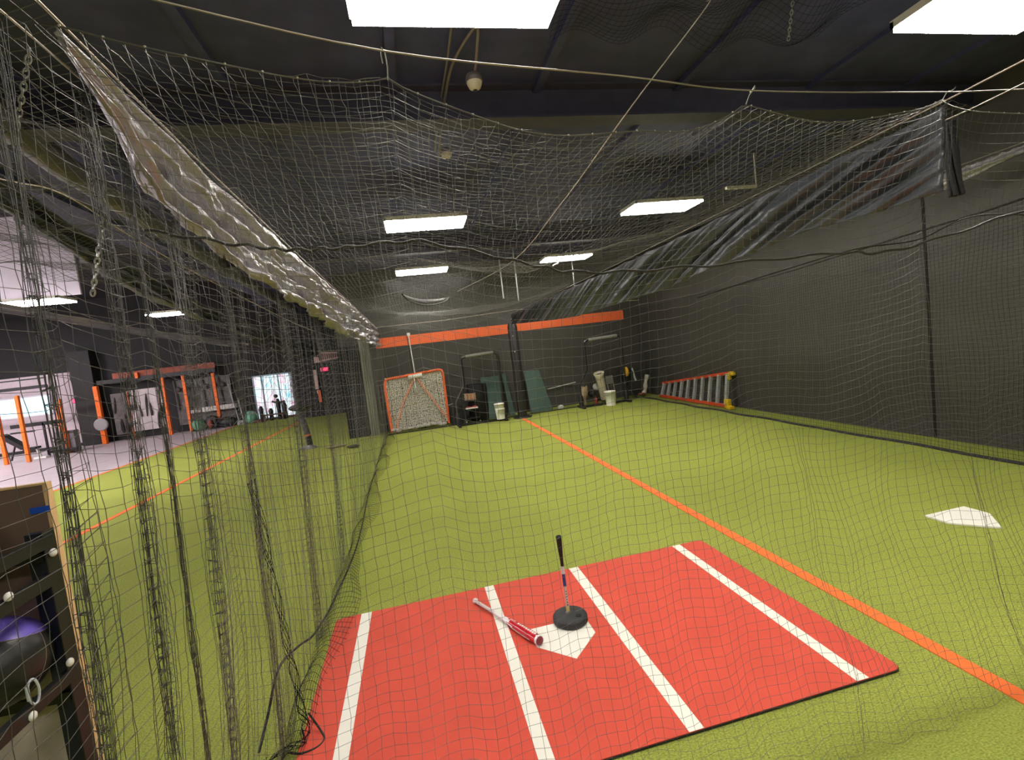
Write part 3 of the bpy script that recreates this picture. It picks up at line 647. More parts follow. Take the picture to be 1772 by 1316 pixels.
# pitching screens
def lscreen(x0, xm, x1, y, zt, label, right=False):
    t = empty('pitching_screen', ((x0+x1)/2, y, 0), label, 'pitching screen', None)
    P_ = [(x0, y, .06), (x0, y, .68), (xm, y, 1.12), (xm, y, zt-.08), (xm+.04, y, zt-.02), (xm+.12, y, zt), (x1-.1, y, zt+.03), (x1-.02, y, zt-.02), (x1, y, zt-.1), (x1, y, .06)]
    part('frame', MB().tube(P_, .04, 10), mat('worn_black_tube', (20, 20, 19), .32, 0, spec=.8), t)
    part('sleeve', MB().tube([(xm+.14, y, zt), (x1-.12, y, zt+.03)], .05, 10), mat('grey_padding', (122, 120, 114), .6, bump=.5, bscale=20), t, 'grey padding on the top rail')
    part('base_bar', MB().box(x0-.05, x1+.05, y-.04, y+.04, .0, .07), BLACKM, t)
    for x in (x0, x1): part('foot', MB().box(x-.04, x+.04, y-.28, y+.28, 0, .06), BLACKM, t)
    for x in (x0, x1): part('socket', MB().lathe([(.07, 0), (.07, .3), (.055, .34)], (x, y, .03), None, 10), BLACK, t)
lscreen(1.03, 1.3, 2.35, 13.45, 1.93, 'black L-shaped pitching screen frame left of the padded post')
lscreen(4.68, 4.95, 6.12, 13.45, 1.98, 'black L-shaped pitching screen frame near the right corner')
# green boards
def board(pts, y0, lean, label, th=.05):
    m = MB(); n = len(pts); zs = max(p[1] for p in pts)
    f = [(x, y0 + lean*z/zs, z) for x, z in pts]; b = [(x, y+th, z) for x, y, z in f]
    m.add(f + b, [tuple(range(n)), tuple(range(n, 2*n))[::-1]] + [((i+1) % n, i, n+i, n+(i+1) % n) for i in range(n)])
    return thing('green_board', m, GREENBOARD, label, 'board', bevel=.006)
board([(1.95, .0), (2.5, .0), (2.52, 1.23), (1.88, 1.24)], 13.98, .3, 'dark green board leaning on the back wall behind the left pitching screen')
board([(2.62, 0), (2.78, 0), (2.68, 1.25), (2.56, 1.25)], 14.05, .28, 'narrow green board edge between the left screen and the padded post')
board([(3.27, 0), (3.95, 0), (3.72, 1.24), (3.24, 1.27)], 14.0, .3, 'dark green slanted board leaning on the back wall right of the padded post')
m = MB().lathe([(.26, 0), (.3, .03), (.31, .9), (.29, 1.08)], (1.72, 14.17, 0), None, 20)
thing('black_barrel', m, BLACK, 'tall black round bin behind the cart, left of the green board', 'bin')
# cart
cx, cy = 1.47, 13.95
t = empty('utility_cart', (cx, cy, 0), 'black three shelf cart holding small boxes beside the left pitching screen', 'cart')
for z in (.12, .38, .62): part('shelf', MB().box(cx-.2, cx+.22, cy-.17, cy+.17, z, z+.03), BLACK, t)
for sx in (-.19, .21):
    for sy in (-.15, .15): part('post', MB().tube([(cx+sx, cy+sy, .05), (cx+sx, cy+sy, .68)], .014, 6), BLACKM, t)
for sx in (-.19, .21):
    for sy in (-.15, .15): part('caster', MB().lathe([(.03, -.012), (.03, .012)], (cx+sx, cy+sy, .03), (1, 0, 0), 10), CREAM, t)
t = empty('wire_basket', (cx, cy-.02, .65), 'wire basket with orange and white contents on top of the cart', 'basket')
bk = MB()
for k in range(8): 
    x = cx-.15+.3*k/7; bk.tube([(x, cy-.14, .66), (x, cy-.14, .84)], .006, 4)
for z in (.66, .75, .84): bk.tube([(cx-.16, cy-.14, z), (cx+.16, cy-.14, z+.01), (cx+.16, cy+.1, z), (cx-.16, cy+.1, z)], .006, 4, closed=True)
part('wire_frame', bk, CREAM, t)
for k in range(6):
    x = cx-.13+.052*k; thing('small_box', MB().cbox((x, cy-.05, .76), .044, .1, .17), (ORANGE if k % 2 else CREAM), ('orange' if k % 2 else 'cream') + ' small packet in the wire basket on the cart, ' + ('first', 'second', 'third', 'fourth', 'fifth', 'sixth')[k] + ' from the left', 'packet', 'packets in the wire basket')
thing('glove_pair', MB().sphere((cx-.08, cy-.09, .445), .06, (1.6, .8, .55), 10, 6).sphere((cx+.1, cy-.08, .45), .06, (1.5, .8, .6), 10, 6), mat('glove_red', (170, 60, 50), .6), 'red gloves on the middle shelf of the cart', 'gloves')
thing('white_tray', MB().box(cx-.17, cx+.18, cy-.19, cy-.1, .415, .445), WHITE, 'white tray on the middle shelf of the cart in front of the red gloves', 'tray')
thing('black_box', MB().box(.86, 1.2, 13.85, 14.2, 0, .55), BLACK, 'square black box between the orange goal and the cart', 'box', bevel=.02)
def bucket(x, y, z0, r, h, label, tilt=0):
    t = empty('white_bucket', (x, y, z0), label, 'bucket')
    part('body', MB().lathe([(r*.84, 0), (r*.98, h*.93), (r*1.04, h*.93), (r*1.04, h), (r*.97, h), (r*.9, h*.5), (r*.8, .02)], (x, y, z0), None, 24), WHITE, t)
    part('handle', MB().tube([(x+r*1.05*math.cos(a), y-r*.35*math.sin(a)-.02, z0+h*.9-.13*math.sin(a)) for a in [PI*k/10 for k in range(11)]], .004, 5), STEEL, t)
bucket(2.2, 13.28, .07, .135, .3, 'lower white bucket of the stack standing at the left pitching screen')
bucket(2.19, 13.28, .23, .14, .28, 'upper white bucket nested in the stack at the left pitching screen')
bucket(5.5, 13.2, .0, .16, .42, 'single white bucket in front of the right pitching screen')
# gear near the right screen
t = empty('pipe_roll', (5.55, 13.75, .4), 'cream hollow tube leaning up behind the single white bucket', 'tube')
a0 = Vector((5.62, 13.95, .12)); ax_ = Vector((-.22, -.22, 1))
part('tube', MB().lathe([(.12, 0), (.12, .55), (.13, .75), (.17, .86), (.155, .87), (.10, .78), (.09, .3)], a0, ax_, 18), CREAM, t)
part('inner', MB().lathe([(.105, .80), (.10, .81)], a0, ax_, 18), BLACK, t)
thing('baseball_glove', MB().lathe([(.03, 0), (.035, .2), (.06, .25)], (4.98, 13.95, 0), None, 8).sphere((4.98, 13.95, .38), .13, (.9, .6, 1.5), 14, 10).sphere((5.06, 13.93, .52), .05, (.7, .7, 1.6), 8, 6).sphere((4.92, 13.93, .54), .04, (.7, .7, 1.6), 8, 6), mat('tan_leather', (176, 154, 118), .6), 'tan glove like object standing behind the left leg of the right screen', 'glove')
thing('helmet', MB().sphere((5.25, 14.0, .32), .13, (1, 1, .95), 14, 10).box(5.18, 5.32, 13.8, 13.9, .26, .3), BLACK, 'black helmet behind the right pitching screen, left of the white bucket', 'helmet')
thing('white_bag', MB().sphere((5.5, 14.1, .5), .16, (1.1, .7, .85), 14, 8), mat('white_cloth', (205, 202, 195), .8, bump=.8, bscale=15), 'white cloth bundle behind the helmet at the right screen', 'bag')
thing('red_bottle', MB().lathe([(.035, 0), (.04, .16), (.02, .2), (.018, .25)], (5.24, 13.72, .0), None, 10), mat('red_plastic', (150, 40, 34), .5), 'small dark red bottle on the turf below the black helmet', 'bottle')
thing('folding_chair', MB().tube([(5.78, 13.9, .02), (5.74, 13.95, .8)], .02, 6).tube([(5.98, 13.9, .02), (5.93, 13.95, .8)], .02, 6).box(5.70, 5.94, 13.9, 13.93, .55, .8), mat('grey_metal', (150, 150, 146), .4, .5), 'small folded grey chair right of the white bucket', 'chair')
t = empty('pitching_machine', (6.42, 13.95, 0), 'black pitching machine with a yellow part standing right of the right screen', 'pitching machine')
for dx, dy in ((-.16, -.2), (.2, -.15), (.05, .25)): part('leg', MB().tube([(6.42, 13.95, .5), (6.42+dx, 13.95+dy, .02)], .022, 8), BLACKM, t)
part('body', MB().cbox((6.42, 13.95, .68), .2, .3, .34), BLACK, t, bevel=.03)
part('wheel', MB().lathe([(.1, -.04), (.15, -.03), (.15, .03), (.1, .04)], (6.36, 13.85, .86), (1, .1, 0), 18), mat('machine_yellow', (222, 170, 40), .5), t, 'yellow wheel cover')
part('wheel', MB().lathe([(.1, -.04), (.15, -.03), (.15, .03), (.1, .04)], (6.52, 13.9, .8), (1, .1, 0), 18), RUBBER, t)
part('chute', MB().tube([(6.55, 13.8, .95), (6.62, 13.75, .55)], .03, 8), ALU, t)
t = empty('catcher_gear', (6.95, 13.9, 0), 'white and brown strapped gear propped in the right corner left of the ladder', 'sports gear')
part('shell', MB().tube(smoothpath([(6.9, 13.9, .08), (6.98, 13.9, .22), (7.02, 13.92, .42), (7.12, 13.95, .66)], 5), [.06+.012*math.sin(i) for i in range(16)], 10), mat('gear_white', (218, 210, 196), .5), t)
part('strap', MB().sphere((6.82, 13.85, .1), .09, (1.5, 1, .5), 10, 6), mat('brown_leather', (130, 70, 50), .6), t)
thing('white_cloth_scrap', MB().sphere((4.2, 14.0, .04), .11, (1, .6, .7), 8, 5), mat('white_cloth', (205, 202, 195), .8), 'small crumpled white scrap on the turf right of the slanted green board', 'scrap')
thing('wall_rail', MB().tube([(3.95, 14.42, .60), (4.9, 14.42, .70)], .018, 6), ALU, 'thin pale rail along the back wall between the slanted board and the right screen', 'rail')
thing('wall_rail', MB().tube([(.83, 14.3, .55), (1.0, 14.3, .58)], .016, 6), ALU, 'short pale rail at the right side of the orange goal', 'rail')
# ladder on its side along the right wall
lx = 7.12
def lp_(t, top): # t 0 far .. 1 near
    y = 13.25 + (10.05-13.25)*t
    return (lx + (.12 if top else 0)*1, y, (.42 + .42*t) if top else (.06))
t = empty('step_ladder', (lx, 11.6, 0), 'orange and silver step ladder lying on its side along the right wall', 'ladder')
for top in (False, True):
    a = Vector(lp_(0, top)); b = Vector(lp_(1, top)); m = MB(); dz = .035
    v = [];
    for p in (a, b): v += [p+Vector((-.03, 0, -dz)), p+Vector((.03, 0, -dz)), p+Vector((.03, 0, dz)), p+Vector((-.03, 0, dz))]
    m.add(v, [(0, 1, 2, 3), (7, 6, 5, 4), (0, 4, 5, 1), (1, 5, 6, 2), (2, 6, 7, 3), (3, 7, 4, 0)])
    part('rail', m, mat('ladder_orange', (232, 84, 44), .45), t)
for k in range(10):
    f = .03 + .94*k/9; a = Vector(lp_(f, False)); b = Vector(lp_(f, True)); wv = Vector((0, .042, 0)); q = Vector((-.03, 0, 0))
    m = MB(); v = [a-wv+q, a+wv+q, b+wv+q, b-wv+q, a-wv-q, a+wv-q, b+wv-q, b-wv-q]
    m.add(v, [(0, 1, 2, 3), (7, 6, 5, 4), (0, 4, 5, 1), (1, 5, 6, 2), (2, 6, 7, 3), (3, 7, 4, 0)])
    part('step', m, ALU, t)
YEL = mat('ladder_yellow', (246, 206, 30), .5)
b = Vector(lp_(1.02, True)); part('foot', MB().cbox(b+Vector((-.02, -.03, -.02)), .08, .16, .09).cbox(b+Vector((-.02, .07, -.09)), .07, .07, .16), YEL, t, bevel=.015)
b = Vector(lp_(1.02, False)); part('foot', MB().cbox(b+Vector((-.02, .05, .06)), .09, .16, .22).cbox(b+Vector((-.05, -.07, -.015)), .12, .16, .07), YEL, t, bevel=.015)

# ================================================================ LEFT TURF LANE
t = empty('lane_stand', (-3.05, 13.6, 0), 'slanted dark stand with an orange band and flat grey foot on the left turf lane', 'stand')
part('foot', MB().lathe([(.16, 0), (.17, .02), (.08, .09), (.05, .12)], (-2.98, 13.6, 0), None, 18).sphere((-3.1, 13.55, .04), .12, (1.3, .7, .35), 12, 6), mat('foot_grey', (150, 148, 150), .4), t, 'grey flat foot')
part('lower_pole', MB().tube([(-2.98, 13.6, .08), (-3.0, 13.6, .36)], .075, 12), BLACK, t)
part('orange_band', MB().tube([(-3.0, 13.6, .34), (-3.005, 13.6, .38)], .082, 12), ORANGE, t)
part('pole', MB().tube([(-3.005, 13.6, .38), (-3.06, 13.6, .75), (-3.14, 13.6, 1.02)], [.08, .075, .07], 12), mat('dark_grey_fabric', (72, 70, 76), .7, bump=.4, bscale=20), t)
part('head', MB().sphere((-3.1, 13.65, 1.12), .2, (1.5, .7, .5), 14, 8).box(-3.1, -2.5, 13.6, 13.8, 1.06, 1.16), BLACK, t)
thing('field_glove', MB().sphere((-2.35, 13.05, .03), .1, (1.6, .8, .3), 10, 6).sphere((-2.12, 13.1, .03), .09, (1.5, .7, .3), 10, 6), mat('tan_cloth', (150, 138, 90), .8), 'flat tan object lying on the turf right of the slanted stand', 'glove')
thing('field_bag', MB().sphere((-1.75, 12.6, .04), .12, (1.4, .8, .35), 10, 6), mat('dark_green_bag', (52, 56, 38), .8), 'small dark object on the turf in front of the wall end', 'bag')

# ================================================================ FAR GYM
thing('curtain_divider', MB().box(-5.2, -2.08, 22.3, 22.4, 0, 4.4), mat('dark_cloth', (34, 34, 38), .8), 'tall black curtain at the far end right of the bright window', 'curtain')
wy = YF - .05
# glazed door with painted graphics
t = MB().box(-7.25, -5.3, wy, wy+.03, .12, 2.03)
def window_mat():
    m = bpy.data.materials.new('painted_glass'); m.use_nodes = True; nt = m.node_tree; b = nt.nodes['Principled BSDF']
    tc = nt.nodes.new('ShaderNodeTexCoord')
    n = nt.nodes.new('ShaderNodeTexNoise'); n.inputs['Scale'].default_value = 2.2; n.inputs['Detail'].default_value = 3
    mp = nt.nodes.new('ShaderNodeMapping'); mp.inputs['Scale'].default_value = (1.6, 1, .7); nt.links.new(tc.outputs['Object'], mp.inputs[0]); nt.links.new(mp.outputs[0], n.inputs['Vector'])
    r = nt.nodes.new('ShaderNodeValToRGB'); e = r.color_ramp.elements
    e[0].position = .30; e[0].color = (.3, .78, .92, 1); e[1].position = .40; e[1].color = (.85, .95, 1, 1)
    x = e.new(.53); x.color = (.85, .95, 1, 1); x = e.new(.57); x.color = (.9, .42, .6, 1); x = e.new(.62); x.color = (.95, .85, .95, 1)
    nt.links.new(n.outputs['Fac'], r.inputs[0]); nt.links.new(r.outputs[0], b.inputs['Emission Color']); b.inputs['Emission Strength'].default_value = 1.15
    b.inputs['Base Color'].default_value = (.05, .05, .05, 1); b.inputs['Roughness'].default_value = .15
    return m
w1 = MB().box(-7.25, -5.3, wy, wy+.03, .1, 2.03).build('window_1', window_mat()); w1['kind'] = 'structure'
fr = MB()
for x in (-7.27, -6.9, -6.2, -5.62, -5.3): fr.box(x-.03, x+.03, wy-.03, wy, .05, 2.06)
for z in (.05, 2.06): fr.box(-7.3, -5.27, wy-.03, wy, z-.03, z+.03)
fr.build('window_frame', mat('pale_frame', (150, 175, 190), .4, .4), w1)
MB().box(-7.35, -5.2, wy-.12, wy-.03, 0, .06).build('sill', mat('rust_sill', (130, 62, 44), .7), w1)
w2 = MB().box(-19.9, -15.25, YF-.07, YF-.045, 1.56, 2.32).build('window_2', mat('bright_glass', (200, 230, 240), .2, emit=(.55, .88, 1), es=1.1)); w2['kind'] = 'structure'
fr = MB().box(-19.9, -15.2, YF-.1, YF-.07, 2.32, 2.38).box(-19.9, -15.2, YF-.1, YF-.07, 1.5, 1.56)
for x in (-17.2, -15.22): fr.box(x-.03, x+.03, YF-.1, YF-.07, 1.5, 2.38)
fr.build('window_frame', mat('frame_white', (220, 215, 220), .5), w2)
for k, (px_, pz) in enumerate(((-6.25, .12), (-6.6, .12), (-6.0, .12), (-7.0, .12))):
    r = random.Random(k); m = MB(); h = (.95, .55, .75, .7)[k]
    m.lathe([(.10, 0), (.09, h*.5), (.11, h*.8), (.05, h)], (px_, wy-.4, 0), None, 10)
    if k == 0: m.sphere((px_-.05, wy-.4, h+.12), .09).tube([(px_-.25, wy-.4, h-.1), (px_, wy-.4, h-.2), (px_+.3, wy-.4, h-.15)], .05, 6)
    thing('window_silhouette', m, BLACK, 'dark shape of stacked gear before the bright painted window, ' + ('tallest, right of its middle', 'short one at its middle', 'one at its right half', 'bulky one at its left edge')[k], 'gear')
m = MB().box(-7.3, -6.95, wy-.75, wy-.4, 0, .12).box(-6.9, -6.0, wy-.7, wy-.45, .25, .3)
for x in (-6.85, -6.05): m.box(x-.02, x+.02, wy-.7, wy-.45, 0, .3)
thing('low_bench', m, mat('bench_brown', (90, 48, 38), .6), 'low brown bench in front of the bright painted window', 'bench')
# text banner and other strip
t = empty('wall_banner', (-3.72, 22.2, 2.2), 'pale pink banner with dark lettering high on the far black curtain', 'banner')
part('cloth', MB().add([(-4.2, 22.25, 2.33), (-2.72, 22.25, 2.5), (-2.72, 22.25, 2.66), (-4.2, 22.25, 2.84), (-4.2, 22.27, 2.33), (-2.72, 22.27, 2.5), (-2.72, 22.27, 2.66), (-4.2, 22.27, 2.84)], [(0, 1, 2, 3), (7, 6, 5, 4), (0, 4, 5, 1), (2, 6, 7, 3), (3, 7, 4, 0), (1, 5, 6, 2)]), mat('banner_pink', (226, 190, 190), .7), t)
lt = MB()
for k in range(14):
    x = -4.0 + .085*k; hh = .17 - .007*k; lt.box(x, x+.05, 22.235, 22.248, 2.6-hh, 2.6+hh*.6)
part('lettering', lt, mat('banner_dark', (110, 70, 76), .7), t)
thing('door_strip', MB().box(-4.30, -4.16, 22.2, 22.28, 1.2, 2.05).box(-4.26, -4.12, 22.2, 22.28, 1.0, 1.15), mat('pale_strip', (220, 190, 186), .6), 'narrow pale upright strip right of the bright window', 'strip')
thing('door_strip', MB().box(-4.22, -4.1, 22.15, 22.19, .62, 1.15), ORANGE, 'narrow orange upright strip below the pale one right of the bright window', 'strip')
def exit_sign(x, y, z, label):
    t = empty('exit_sign', (x, y, z), label, 'exit sign')
    part('housing', MB().cbox((x, y, z), .34, .05, .19), mat('exit_housing', (60, 10, 20), .5), t)
    part('panel', MB().cbox((x, y-.03, z), .31, .008, .16), mat('exit_glow', (255, 20, 70), .4, emit=(1, .03, .16), es=1.1), t)
    cu = bpy.data.curves.new('lettering', 'FONT'); cu.body = 'EXIT'; cu.size = .16; cu.align_x = 'CENTER'; cu.align_y = 'CENTER'; cu.extrude = .002
    tx = bpy.data.objects.new('lettering', cu); C.objects.link(tx); tx.parent = t; tx.location = (0, -.037, 0); tx.rotation_euler = (PI/2, 0, 0)
    me = bpy.data.meshes.new_from_object(tx); bpy.data.objects.remove(tx)
    tx = bpy.data.objects.new('lettering', me); C.objects.link(tx); tx.parent = t; tx.location = (0, -.037, 0); tx.rotation_euler = (PI/2, 0, 0)
    me.materials.clear(); me.materials.append(mat('exit_letter', (255, 150, 170), .4, emit=(1, .15, .3), es=1.3))
exit_sign(-3.83, 22.27, 2.02, 'glowing red exit sign on the far black curtain below the banner')
exit_sign(-14.28, 23.93, 1.95, 'glowing red exit sign between orange posts at the far left')
# rig uprights
RIG = mat('rig_orange', (250, 118, 30), .5)
def upright(x, y, h, label, r=.055):
    t = empty('rig_upright', (x, y, 0), label, 'post', 'orange rig uprights in the gym')
    part('tube', MB().box(x-r, x+r, y-r, y+r, 0, h), RIG, t, bevel=.01)
    hs = MB()
    for k in range(9): hs.lathe([(.014, 0), (.014, .002)], (x, y-r-.001, .3+k*(h-.5)/9), (0, -1, 0), 8)
    part('holes', hs, mat('hole_dark', (120, 50, 10), .8), t)
upright(-14.6, 20.3, 2.35, 'orange rig post cut by the left edge of the photo')
upright(-13.85, 20.2, 2.4, 'orange rig post just right of the left edge, before the weight bench')
upright(-14.45, 23.0, 1.95, 'thinner orange rig post beside the red exit sign at the far left', .05)
upright(-13.4, 21.5, 2.1, 'orange rig post half hidden by a net fold at the far left', .05)
upright(-13.09, 23.2, 2.46, 'thick bright orange rig post left of the white panels', .08)
upright(-10.64, 23.3, 2.5, 'orange rig post right of the white panels', .07)
upright(-12.1, 23.4, 2.1, 'dim orange rig post crossing the white panels', .04)
upright(-9.94, 23.6, 2.5, 'orange rig post left of the green ball, behind a net fold', .06)
upright(-8.75, 23.6, 2.45, 'orange rig post left of the bright window', .06)
thing('rig_crossbeam', MB().box(-12.6, -8.6, 23.55, 23.65, 2.68, 2.92), mat('rig_rust', (150, 72, 48), .6, var=.25, scale=6), 'rust orange beam above the gym racks', 'beam')
thing('rig_crossbeam', MB().box(-13.2, -8.6, 23.5, 23.6, 2.5, 2.68), BLACKM, 'thin black bar under the rust orange beam', 'beam')
thing('rig_crossbeam', MB().box(-19.5, -14.0, 21.9, 22.0, 2.62, 2.74), BLACKM, 'black horizontal bar before the pale gym wall', 'beam')
thing('rig_crossbeam', MB().box(-19.5, -14.0, 21.9, 21.96, 2.98, 3.03), BLACKM, 'thinner black bar above the other before the pale gym wall', 'beam')
thing('rig_stub', MB().box(-11.7, -11.58, 23.4, 23.5, 2.6, 2.85), RIG, 'short orange stub above the white panels', 'post')
PANEL = mat('panel_white', (205, 196, 196), .5, var=.12, scale=4)
thing('wall_mirror', MB().box(-12.3, -11.05, 23.9, 23.93, .3, 2.12), PANEL, 'pale wall panel between the orange rig posts with gear silhouettes before it', 'panel')
thing('wall_mirror', MB().box(-13.0, -12.35, 23.9, 23.93, .25, 2.05), mat('panel_grey', (120, 116, 112), .4, var=.3, scale=5), 'grey wall panel just right of the thick bright orange post', 'panel')
thing('wall_mirror', MB().box(-10.5, -8.2, 23.9, 23.93, .3, 2.3), mat('panel_dim', (104, 100, 98), .5, var=.35, scale=5), 'dim grey wall panel left of the bright window', 'panel')
thing('weight_shelf', MB().box(-10.0, -8.0, 23.6, 23.88, .78, .98), mat('shelf_pale', (205, 200, 195), .6), 'pale shelf above the clutter left of the bright window', 'shelf')
GREY = mat('gear_grey', (66, 62, 60), .6, var=.3, scale=20)
for k in range(10):
    r = random.Random(40+k); x = -12.9 + k*.2; h = r.uniform(.35, 1.1); z = r.choice([.3, .9, 1.2])
    thing('hanging_gear', MB().lathe([(.02, 0), (r.uniform(.03, .07), h*.2), (r.uniform(.02, .06), h*.7), (.012, h)], (x, 23.86, z), (r.uniform(-.1, .1), 0, 1), 8), GREY, 'dark training gear hanging before the white wall panels, number %s from the left' % ('one two three four five six seven eight nine ten'.split()[k]), 'gear', 'gear hanging on the gym wall')
for k in range(6):
    r = random.Random(80+k); x = -10.4 + k*.36; m = MB()
    m.tube([(x, 23.85, .99), (x+r.uniform(-.1, .1), 23.85, 2.3)], .05, 6).sphere((x+.1, 23.8, 1.9), r.uniform(.08, .14), (1, .6, 1), 10, 6)
    thing('hanging_gear', m, mat('gear_dim', (84, 80, 80), .6), 'grey gear hanging above the pale shelf, number %s from the left' % ('one two three four five six'.split()[k]), 'gear', 'gear hanging above the pale shelf')
thing('exercise_ball', MB().sphere((-9.5, 23.3, .27), .27, nu=24, nv=14), mat('ball_green', (96, 150, 118), .5), 'pale green exercise ball on the gym floor right of the dim orange post', 'exercise ball')
thing('exercise_ball', MB().sphere((-7.45, 23.5, .28), .28, nu=24, nv=14), mat('ball_green2', (120, 190, 160), .5), 'pale green exercise ball at the left foot of the bright window', 'exercise ball')
thing('gear_pile', MB().sphere((-8.4, 23.4, .2), .3, (1.5, .6, .8)).sphere((-9.0, 23.4, .3), .3, (1, .6, 1)).tube([(-8.9, 23.2, .05), (-8.5, 23.2, .6)], .03, 6), BLACK, 'dark heap of gear under the pale shelf', 'gear')
thing('red_gear', MB().sphere((-9.0, 23.15, .25), .13, (.7, .6, 1.5)), mat('red_dim', (150, 62, 48), .6), 'dull red object leaning in the dark heap of gear', 'gear')
thing('bar_rack', MB().tube([(-7.95, 23.5, .1), (-8.2, 23.6, 1.9)], .03, 6).tube([(-7.75, 23.5, .1), (-7.9, 23.6, 1.2)], .03, 6).box(-8.0, -7.7, 23.35, 23.6, 0, .2), STEEL, 'pale steel bars leaning left of the bright window', 'bars')
t = empty('weight_bench', (-14.3, 20.9, 0), 'black inclined weight bench with a pale foot before the pale gym wall', 'bench')
part('pad', MB().add([(-15.1, 20.8, .98), (-14.98, 20.8, 1.06), (-14.35, 20.8, .52), (-14.45, 20.8, .42), (-15.1, 21.1, .98), (-14.98, 21.1, 1.06), (-14.35, 21.1, .52), (-14.45, 21.1, .42)], [(0, 1, 2, 3), (7, 6, 5, 4), (0, 4, 5, 1), (1, 5, 6, 2), (2, 6, 7, 3), (3, 7, 4, 0)]), BLACK, t)
part('seat', MB().box(-14.4, -14.0, 20.8, 21.1, .38, .46), BLACK, t)
part('leg', MB().tube([(-14.7, 20.95, .6), (-14.9, 20.95, .05)], .03, 6), BLACKM, t)
part('foot', MB().tube([(-14.05, 20.95, .38), (-13.98, 20.95, .08)], .045, 6).box(-14.15, -13.75, 20.85, 21.05, 0, .07), WHITE, t, 'pale foot')
m = MB()
for x in (-13.95, -13.55): m.box(x-.03, x+.03, 21.3, 21.36, 0, 1.3)
m.box(-15.0, -13.4, 21.3, 21.4, 1.2, 1.34).box(-15.0, -14.3, 21.25, 21.4, 1.0, 1.06).box(-13.95, -13.0, 21.3, 21.4, .1, .2)
thing('weight_rack', m, BLACKM, 'black frame rack beside the weight bench at the far left', 'rack')
thing('storage_bin', MB().box(-13.8, -13.2, 21.6, 21.9, 0, .85), mat('bin_grey', (120, 116, 122), .6, var=.2, scale=12), 'grey bin on the rack beside the weight bench', 'bin')
thing('wall_disc', MB().lathe([(.26, 0), (.26, .05), (.22, .06)], (-12.95, 22.9, .85), (0, -1, 0), 20), mat('disc_grey', (150, 146, 146), .5), 'grey disc left of the thick bright orange post', 'weight plate')
thing('dark_column', MB().box(-14.1, -13.3, 23.5, 23.95, 0, 4), DARK, 'dark column between the pale gym wall and the thick orange post', 'column')

# ================================================================ BALL RACK (near left)
rx = -1.36
t = empty('ball_rack', (rx-.15, 1.6, 0), 'black metal medicine ball rack at the lower left edge behind the net', 'rack')
NAVY = mat('navy_inner_face', (24, 28, 44), .5)
part('upright', MB().box(rx-.006, rx, 1.975, 2.035, 0, 1.64), BLACKM, t, bevel=.002)
part('upright', MB().box(rx-.075, rx-.006, 2.005, 2.035, 0, 1.63), NAVY, t, 'dark navy back leg')
part('upright', MB().box(rx-.40, rx-.35, 1.98, 2.03, 0, 1.64), BLACKM, t, bevel=.002)
part('upright', MB().box(rx-.05, rx, .5, .55, 0, 1.64), BLACKM, t, bevel=.004)
for z in (1.60, 1.465, 1.10, .62):
    part('shelf_rail', MB().box(rx-.022, rx+.004, .5, 2.02, z-.024, z+.022), BLACKM, t, bevel=.003)
    part('shelf_rail', MB().box(rx-.36, rx-.338, .5, 1.99, z-.0, z+.045), BLACKM, t, bevel=.003)
part('cross_bar', MB().box(rx-.36, rx-.02, 1.99, 2.01, 1.53, 1.56), BLACKM, t)
part('cross_bar', MB().box(rx-.36, rx-.02, 1.99, 2.01, 1.0, 1.035), BLACKM, t)
for y, z in ((2.0, 1.555), (1.98, 1.15), (1.79, 1.495), (1.79, 1.09)):
    part('bolt_cap', MB().sphere((rx+.007, y, z), .015, (.7, 1, 1), 12, 8), WHITE, t, 'white round cap')
t = empty('plywood_board', (-1.8, 2.1, 0), 'brown board with a tan edge standing behind the ball rack at the left', 'board')
bx0, bx1 = -2.45, -1.412
part('upper_panel', MB().box(bx0, bx1, 2.10, 2.12, 1.22, 1.79), mat('brown_board', (126, 102, 88), .7, var=.08, scale=3), t, 'brown upper panel')
part('floor_standin', MB().box(bx0, bx1, 2.105, 2.12, 0, 1.22), mat('pale_floor_standin', (206, 192, 180), .8, var=.08, scale=20), t, 'pale panel standing in for the floor')  # added panel, stands in for the pale floor below the brown board
part('edge_strip', MB().box(bx1, bx1+.012, 2.095, 2.125, 0, 1.79), mat('tan_wood', (232, 194, 140), .6, var=.1, scale=20), t, 'tan wooden edge')
part('top_strip', MB().box(bx0, bx1+.012, 2.095, 2.125, 1.79, 1.797), mat('tan_wood', (232, 194, 140), .6), t)
part('blue_tape', MB().box(-1.462, bx1+.013, 2.090, 2.0945, 1.687, 1.710), mat('blue_tape', (30, 90, 210), .6), t, 'blue tape')
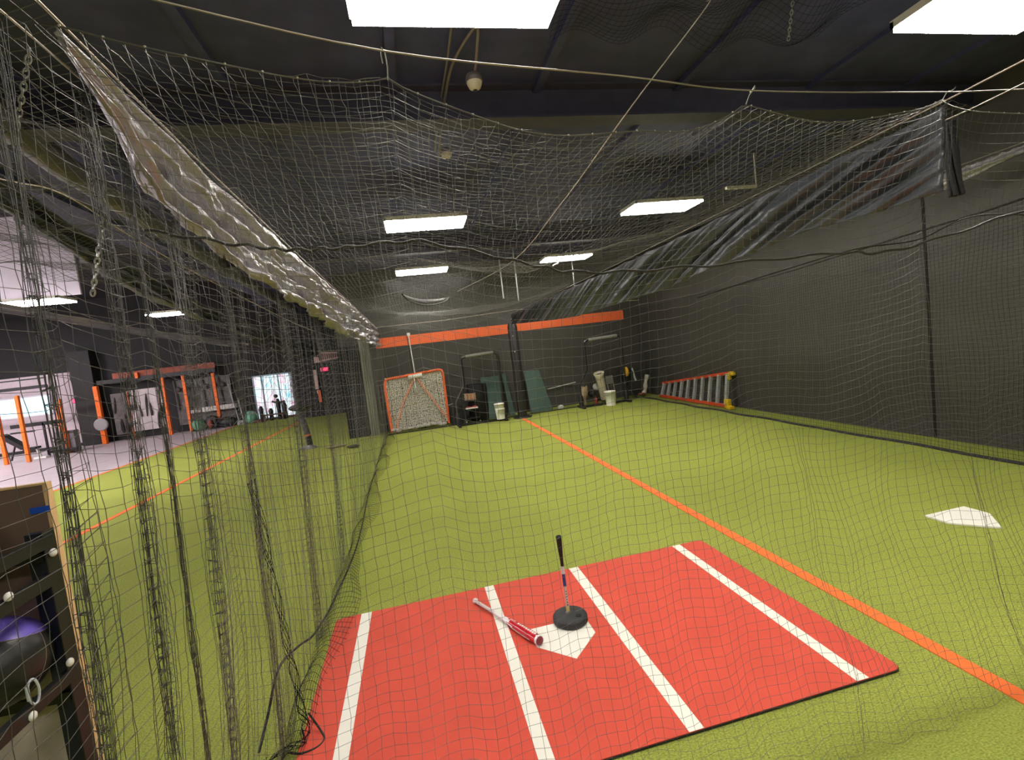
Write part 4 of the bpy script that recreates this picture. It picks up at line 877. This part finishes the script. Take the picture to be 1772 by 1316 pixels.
# medicine balls
def medball(c, r, label, rot):
    t = empty('medicine_ball', (c[0], c[1], c[2]-r), label, 'medicine ball')
    nu_, nv_ = 48, 28; vs = []; fb = []; fp = []
    Rm = Matrix.Rotation(rot[0], 3, 'X') @ Matrix.Rotation(rot[1], 3, 'Y')
    for i in range(nv_+1):
        th = PI*i/nv_
        for j in range(nu_):
            ph = 2*PI*j/nu_; q = Rm @ Vector((math.sin(th)*math.cos(ph), math.sin(th)*math.sin(ph), math.cos(th)))
            vs.append((c[0]+r*q.x, c[1]+r*q.y, c[2]+r*q.z))
    for i in range(nv_):
        for j in range(nu_):
            f = (i*nu_+j, (i+1)*nu_+j, (i+1)*nu_+(j+1) % nu_, i*nu_+(j+1) % nu_)
            (fp if i < 8 else fb).append(f)
    part('body', MB().add(vs, fb, True), mat('ball_black', (44, 43, 41), .35, bump=.3, bscale=14), t, 'black leather body')
    part('top_panel', MB().add(vs, fp, True), mat('ball_purple', (112, 92, 196), .4, var=.08, scale=10), t, 'purple top panel')
    sm = MB()
    def sph(th, ph): q = Rm @ Vector((math.sin(th)*math.cos(ph), math.sin(th)*math.sin(ph), math.cos(th))); return (c[0]+r*1.004*q.x, c[1]+r*1.004*q.y, c[2]+r*1.004*q.z)
    sm.tube([sph(PI*8/nv_, 2*PI*k/48) for k in range(48)], .0012, 4, closed=True)
    for ph in (0, PI/3, 2*PI/3, PI, 4*PI/3, 5*PI/3): sm.tube([sph(PI*(8+k)/nv_, ph) for k in range(20)], .0009, 4)
    part('seam', sm, mat('seam_pale', (150, 132, 112), .7), t)
    return t
medball((-1.53, 1.925, 1.225), .150, 'black and purple medicine ball on the lower left rack rail, with a steel carabiner', (-.25, .15))
medball((-1.54, 1.77, 1.735), .14, 'purple topped medicine ball on the top of the rack cut by the left edge', (-.1, .1))
t = empty('carabiner', (-1.335, 1.79, 1.11), 'shiny steel carabiner hanging beside the large medicine ball', 'carabiner')
cc = Vector((-1.345, 1.80, 1.165)); pts = []
for k in range(24):
    a = 2*PI*k/24; pts.append((cc.x + .006*math.sin(a), cc.y + .014*math.sin(a), cc.z + .042*math.cos(a)))
part('ring', MB().tube(pts, .0038, 8, closed=True), mat('bright_chrome', (215, 222, 235), .25, .35), t)
part('gate', MB().tube([(cc.x-.006, cc.y-.014, cc.z-.02), (cc.x-.006, cc.y-.014, cc.z+.026)], .0055, 8), mat('bright_chrome', (215, 222, 235), .25, .35), t)
